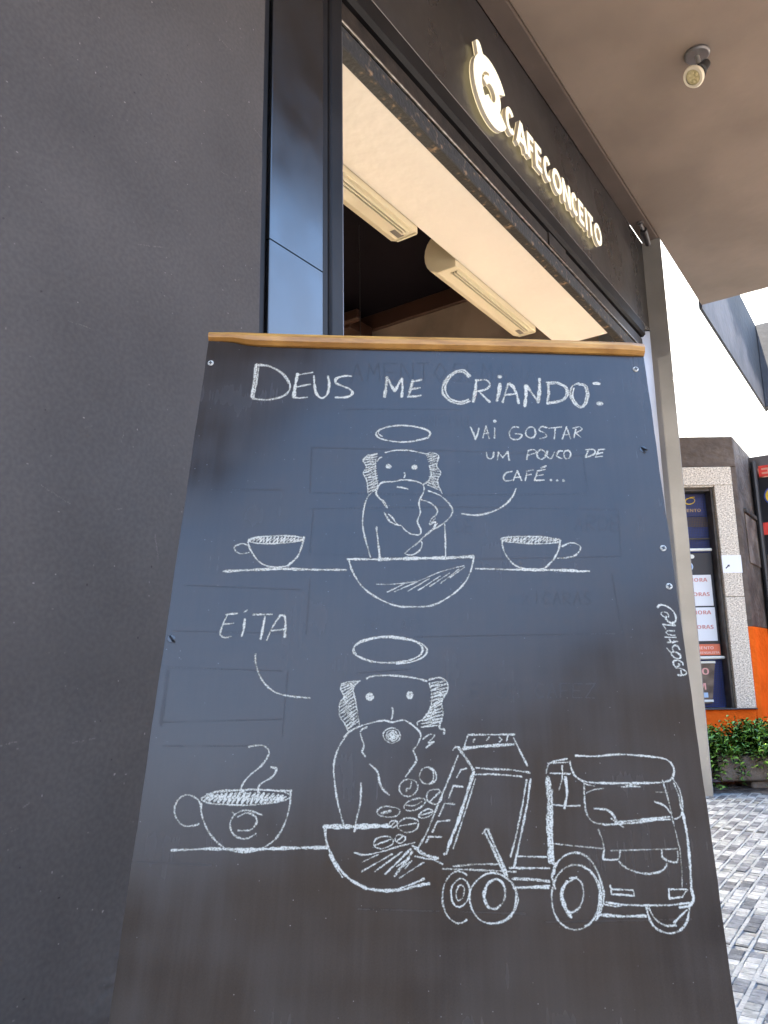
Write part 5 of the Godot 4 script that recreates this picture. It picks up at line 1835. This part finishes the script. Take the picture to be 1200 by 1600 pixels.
	chalk(1.94, false, [523, 651, 522, 666, 517, 680])
	chalk(3.7, false, [526, 665, 527, 683, 522, 701])
	chalk(2.06, false, [509, 697, 525, 698, 542, 697])
	chalk(2.44, true, [541, 638, 567, 638, 596, 635, 627, 636, 654, 639, 663, 647, 663, 657, 656, 665, 638, 668, 608, 669, 577, 670, 552, 669, 540, 664, 535, 655, 533, 645])
	chalk(1.77, false, [543, 666, 552, 672, 562, 674])
	chalk(1.45, false, [558, 670, 592, 670, 626, 669, 601, 672, 619, 673, 595, 674])
	chalk(2.25, true, [549, 668, 548, 691, 549, 705, 556, 715, 572, 718, 593, 716])
	chalk(2.68, false, [584, 715, 603, 713, 627, 710, 652, 707])
	chalk(2.68, false, [586, 717, 609, 715, 633, 711, 652, 710])
	chalk(1.77, false, [648, 665, 652, 685, 654, 702, 655, 714])
	chalk(2.26, true, [661, 662, 668, 676, 669, 693, 666, 705, 657, 710])
	chalk(1.93, false, [662, 668, 666, 682, 667, 698])
	chalk(2.86, true, [559, 700, 574, 701, 582, 707, 585, 714])
	chalk(2.37, false, [579, 711, 594, 721])
	chalk(2.23, true, [635, 690, 647, 695, 653, 703])
	chalk(1.28, false, [551, 682, 561, 678, 573, 676])
	chalk(1.12, false, [637, 679, 654, 679])
	chalk(3.33, true, [668, 703, 670, 727, 669, 759, 667, 786, 668, 796, 662, 804, 650, 806])
	chalk(1.26, false, [655, 713, 659, 744, 658, 770, 656, 785])
	chalk(1.4, false, [506, 741, 534, 743, 566, 745])
	chalk(1.88, false, [562, 724, 566, 735, 567, 746])
	chalk(2.18, true, [567, 746, 565, 755, 568, 757, 583, 756, 586, 747])
	chalk(1.4, false, [575, 747, 614, 745, 656, 743])
	chalk(2.32, true, [584, 759, 591, 765, 605, 770, 620, 771, 635, 767, 642, 759])
	chalk(2.18, true, [637, 745, 637, 753, 645, 757, 654, 757, 656, 745])
	chalk(2.14, false, [570, 785, 572, 789, 597, 789, 598, 795, 571, 794, 571, 787])
	chalk(2.14, false, [662, 787, 640, 787, 639, 797, 655, 795, 661, 788])
	chalk(2.27, false, [564, 803, 584, 805, 610, 805, 639, 804, 663, 801])
	chalk(1.51, false, [562, 805, 575, 807, 581, 806, 564, 803])
	chalk(3.31, false, [555, 816, 580, 817, 610, 816])
	chalk(2.57, true, [611, 807, 613, 818, 619, 828, 633, 833, 647, 830, 657, 820, 662, 805])
	chalk(2.27, true, [614, 808, 620, 819, 631, 825, 644, 825])
	chalk(2.55, false, [642, 822, 649, 816, 659, 808])
	chalk(2.06, true, [184, 695, 177, 700, 158, 704, 132, 707, 105, 707, 84, 706, 74, 702, 78, 698, 95, 693, 121, 690, 149, 689, 171, 690, 183, 694, 181, 698])
	chalk(3.16, false, [78, 702, 87, 696, 83, 703, 93, 696, 89, 704, 98, 695, 95, 704, 104, 694, 101, 705, 110, 694, 107, 705, 116, 693, 112, 705, 121, 693, 118, 705, 127, 693, 124, 705, 133, 693, 130, 705, 139, 693, 135, 705, 144, 693, 141, 704, 150, 693, 147, 704, 156, 693, 152, 703, 162, 694, 158, 703, 168, 694, 164, 702, 173, 695, 169, 701, 178, 696])
	chalk(2.06, true, [79, 696, 98, 691, 129, 689, 154, 689, 184, 689])
	chalk(2.2, true, [74, 707, 76, 719, 85, 736, 99, 750, 115, 758, 133, 760])
	chalk(2.15, true, [133, 760, 151, 756, 169, 744, 179, 725, 183, 705, 183, 690])
	chalk(2.2, true, [75, 714, 70, 703, 56, 697, 45, 703, 42, 716, 49, 728, 60, 733, 74, 730])
	chalk(2.2, true, [150, 718, 132, 713, 118, 717, 112, 729, 118, 741, 132, 745, 145, 739])
	chalk(2.19, true, [120, 721, 131, 716, 142, 720, 144, 727, 137, 735, 122, 736])
	chalk(1.57, false, [113, 715, 118, 720])
	chalk(2.43, true, [126, 638, 143, 636, 152, 644, 145, 659, 128, 675, 121, 688, 126, 693, 131, 694])
	chalk(2.73, true, [156, 662, 163, 664, 159, 673, 145, 682, 142, 690, 145, 693])
	chalk(2.46, false, [45, 760, 91, 757])
	chalk(3.85, false, [91, 757, 136, 757, 184, 754, 233, 752])
	chalk(2.66, true, [670, 439, 673, 436, 679, 436, 685, 439, 691, 445, 693, 453, 691, 459, 686, 461, 682, 459, 679, 455, 680, 452])
	chalk(1.94, true, [683, 453, 683, 448, 680, 446, 675, 446, 673, 448, 675, 451, 678, 453, 681, 452])
	chalk(2.27, false, [677, 470, 674, 463, 680, 464, 691, 464])
	chalk(2.27, true, [688, 472, 680, 472, 677, 474, 679, 477, 684, 478, 689, 478])
	chalk(2.26, false, [675, 481, 690, 481])
	chalk(2.26, false, [677, 488, 684, 488, 691, 486])
	chalk(2.26, true, [680, 484, 682, 487, 684, 489, 686, 485])
	chalk(2.25, true, [675, 496, 678, 500, 682, 502, 683, 499, 683, 495, 686, 492, 690, 493, 692, 498])
	chalk(2.25, true, [682, 501, 686, 501, 691, 504, 692, 508, 688, 510, 683, 508, 680, 504, 682, 501])
	chalk(2.23, true, [694, 518, 693, 515, 688, 512, 683, 513, 681, 517, 683, 521, 686, 521, 689, 518, 688, 516])
	chalk(2.23, true, [684, 523, 689, 523, 694, 525, 697, 528, 695, 531, 689, 532, 685, 532])
	chalk(2.22, false, [690, 526, 690, 532])
	ghost(2.41, 0.45, [232, 84, 240, 50, 250, 83])
	ghost(2.42, 0.45, [235, 70, 246, 70])
	ghost(2.41, 0.45, [258, 83, 259, 49, 267, 69, 274, 48, 277, 82])
	ghost(2.45, 0.45, [302, 48, 283, 48, 284, 82, 303, 81])
	ghost(2.43, 0.45, [284, 65, 299, 65])
	ghost(2.42, 0.45, [310, 81, 310, 47, 329, 81, 329, 47])
	ghost(2.45, 0.45, [336, 46, 355, 46])
	ghost(2.45, 0.45, [346, 46, 346, 80])
	ghost(2.45, 0.45, [372, 45, 363, 63, 372, 79, 382, 62, 372, 45])
	ghost(2.45, 0.45, [408, 48, 396, 44, 393, 55, 406, 68, 402, 78, 391, 75])
	ghost(2.45, 0.45, [432, 43, 415, 44, 414, 78, 431, 77])
	ghost(2.44, 0.45, [414, 61, 428, 61])
	ghost(2.42, 0.45, [437, 77, 440, 43, 446, 63, 453, 43, 454, 77])
	ghost(2.42, 0.45, [460, 76, 470, 42, 477, 76])
	ghost(2.44, 0.45, [464, 63, 474, 62])
	ghost(2.43, 0.45, [484, 76, 485, 42, 500, 75, 502, 41])
	ghost(2.43, 0.45, [507, 75, 517, 41, 524, 74])
	ghost(2.44, 0.45, [511, 61, 521, 61])
	ghost(2.46, 0.45, [532, 40, 530, 74, 547, 74])
	ghost(2.37, 0.3, [345, 143, 345, 161])
	ghost(2.35, 0.3, [354, 161, 354, 143, 363, 161, 363, 143])
	ghost(2.37, 0.3, [377, 142, 367, 143, 367, 161])
	ghost(2.36, 0.3, [367, 152, 375, 151])
	ghost(2.37, 0.3, [386, 142, 386, 160])
	ghost(2.35, 0.3, [395, 160, 395, 142, 405, 160, 405, 141])
	ghost(2.37, 0.3, [414, 141, 413, 159])
	ghost(2.22, 0.3, [394, 316, 393, 338, 401, 335, 404, 327, 401, 318, 394, 316])
	ghost(2.22, 0.3, [419, 315, 408, 315, 408, 337, 418, 337])
	ghost(2.21, 0.3, [408, 326, 417, 326])
	ghost(2.23, 0.45, [548, 305, 561, 305])
	ghost(2.24, 0.45, [554, 305, 552, 329])
	ghost(2.22, 0.45, [564, 329, 572, 304, 576, 328])
	ghost(2.22, 0.45, [567, 319, 575, 319])
	ghost(2.22, 0.45, [581, 328, 583, 304, 595, 306, 594, 314, 582, 316, 594, 328])
	ghost(2.24, 0.45, [601, 304, 599, 328, 608, 325, 613, 315, 610, 306, 601, 304])
	ghost(2.24, 0.45, [631, 303, 619, 303, 616, 327, 629, 327])
	ghost(2.23, 0.45, [618, 315, 628, 315])
	ghost(2.14, 0.4, [484, 423, 494, 441])
	ghost(2.14, 0.4, [495, 422, 483, 441])
	ghost(2.14, 0.4, [504, 422, 503, 440])
	ghost(2.14, 0.4, [523, 423, 517, 422, 512, 431, 516, 440, 522, 438])
	ghost(2.12, 0.4, [526, 440, 532, 421, 536, 439])
	ghost(2.13, 0.4, [528, 432, 535, 432])
	ghost(2.12, 0.4, [540, 439, 541, 421, 550, 423, 550, 428, 541, 430, 550, 439])
	ghost(2.12, 0.4, [554, 439, 561, 420, 564, 439])
	ghost(2.13, 0.4, [557, 432, 563, 431])
	ghost(2.14, 0.4, [580, 422, 573, 420, 570, 426, 578, 433, 575, 438, 568, 437])
	ghost(2.09, 0.25, [267, 468, 268, 484, 274, 482, 277, 476, 274, 469, 267, 468])
	ghost(2.09, 0.25, [288, 467, 280, 468, 280, 484, 289, 483])
	ghost(2.09, 0.25, [280, 476, 287, 475])
	ghost(2.09, 0.25, [313, 468, 308, 467, 304, 475, 308, 483, 313, 481])
	ghost(2.08, 0.25, [317, 483, 321, 466, 325, 482])
	ghost(2.09, 0.25, [318, 476, 323, 476])
	ghost(2.1, 0.25, [337, 466, 329, 466, 329, 482])
	ghost(2.09, 0.25, [329, 474, 336, 474])
	ghost(2.1, 0.25, [350, 466, 341, 466, 341, 482, 350, 482])
	ghost(2.09, 0.25, [341, 474, 348, 474])
	ghost(2.03, 0.35, [422, 550, 410, 551, 409, 569, 421, 569])
	ghost(2.02, 0.35, [409, 560, 419, 560])
	ghost(2.03, 0.35, [443, 550, 444, 566, 449, 568, 454, 566, 456, 549])
	ghost(2.01, 0.35, [460, 568, 462, 549, 466, 560, 471, 549, 472, 567])
	ghost(2.03, 0.35, [506, 550, 499, 548, 494, 558, 498, 567, 505, 565])
	ghost(2.02, 0.35, [510, 566, 517, 548, 522, 566])
	ghost(2.02, 0.35, [513, 559, 520, 559])
	ghost(2.03, 0.35, [540, 547, 528, 547, 527, 566])
	ghost(2.02, 0.35, [527, 557, 537, 556])
	ghost(2.03, 0.35, [557, 547, 545, 547, 543, 565, 556, 565])
	ghost(2.02, 0.35, [544, 556, 554, 556])
	ghost(2.03, 0.35, [562, 547, 574, 546, 560, 565, 572, 565])
	ghost(2.89, 0.4, [178, 204, 384, 203, 588, 205])
	ghost(2.9, 0.4, [586, 205, 588, 267])
	ghost(2.81, 0.4, [186, 279, 383, 277, 585, 269])
	ghost(2.78, 0.4, [184, 305, 383, 296, 631, 293])
	ghost(2.81, 0.4, [630, 293, 627, 364])
	ghost(2.71, 0.4, [192, 375, 418, 376, 627, 366])
	ghost(2.89, 0.4, [178, 204, 180, 279])
	ghost(2.78, 0.4, [187, 308, 186, 375])
	ghost(2.67, 0.4, [189, 412, 189, 490])
	ghost(2.81, 0.4, [35, 278, 138, 276])
	ghost(2.65, 0.4, [17, 426, 177, 428])
	ghost(2.59, 0.4, [9, 491, 164, 490])
	ghost(2.54, 0.4, [9, 540, 160, 541])
	ghost(2.53, 0.4, [9, 542, 9, 612])
	ghost(2.46, 0.4, [9, 611, 165, 603])
	ghost(2.43, 0.4, [17, 640, 135, 637])
	ghost(2.71, 0.4, [611, 391, 617, 478])
	ghost(2.59, 0.4, [337, 490, 607, 478])
	ghost(2.54, 0.4, [262, 541, 329, 534])
	ghost(2.96, 0.4, [226, 135, 404, 130])
	ghost(2.65, 0.4, [-8, 432, -10, 504])
	ghost(2.54, 0.4, [168, 542, 167, 624])
	ghost(2.29, 0.4, [2, 773, 95, 775])
	ghost(2.25, 0.4, [272, 817, 468, 817])
	ghost(2.25, 0.4, [490, 825, 663, 818])
	ghost(5.9, 0.4, [10, 546, 11, 614])
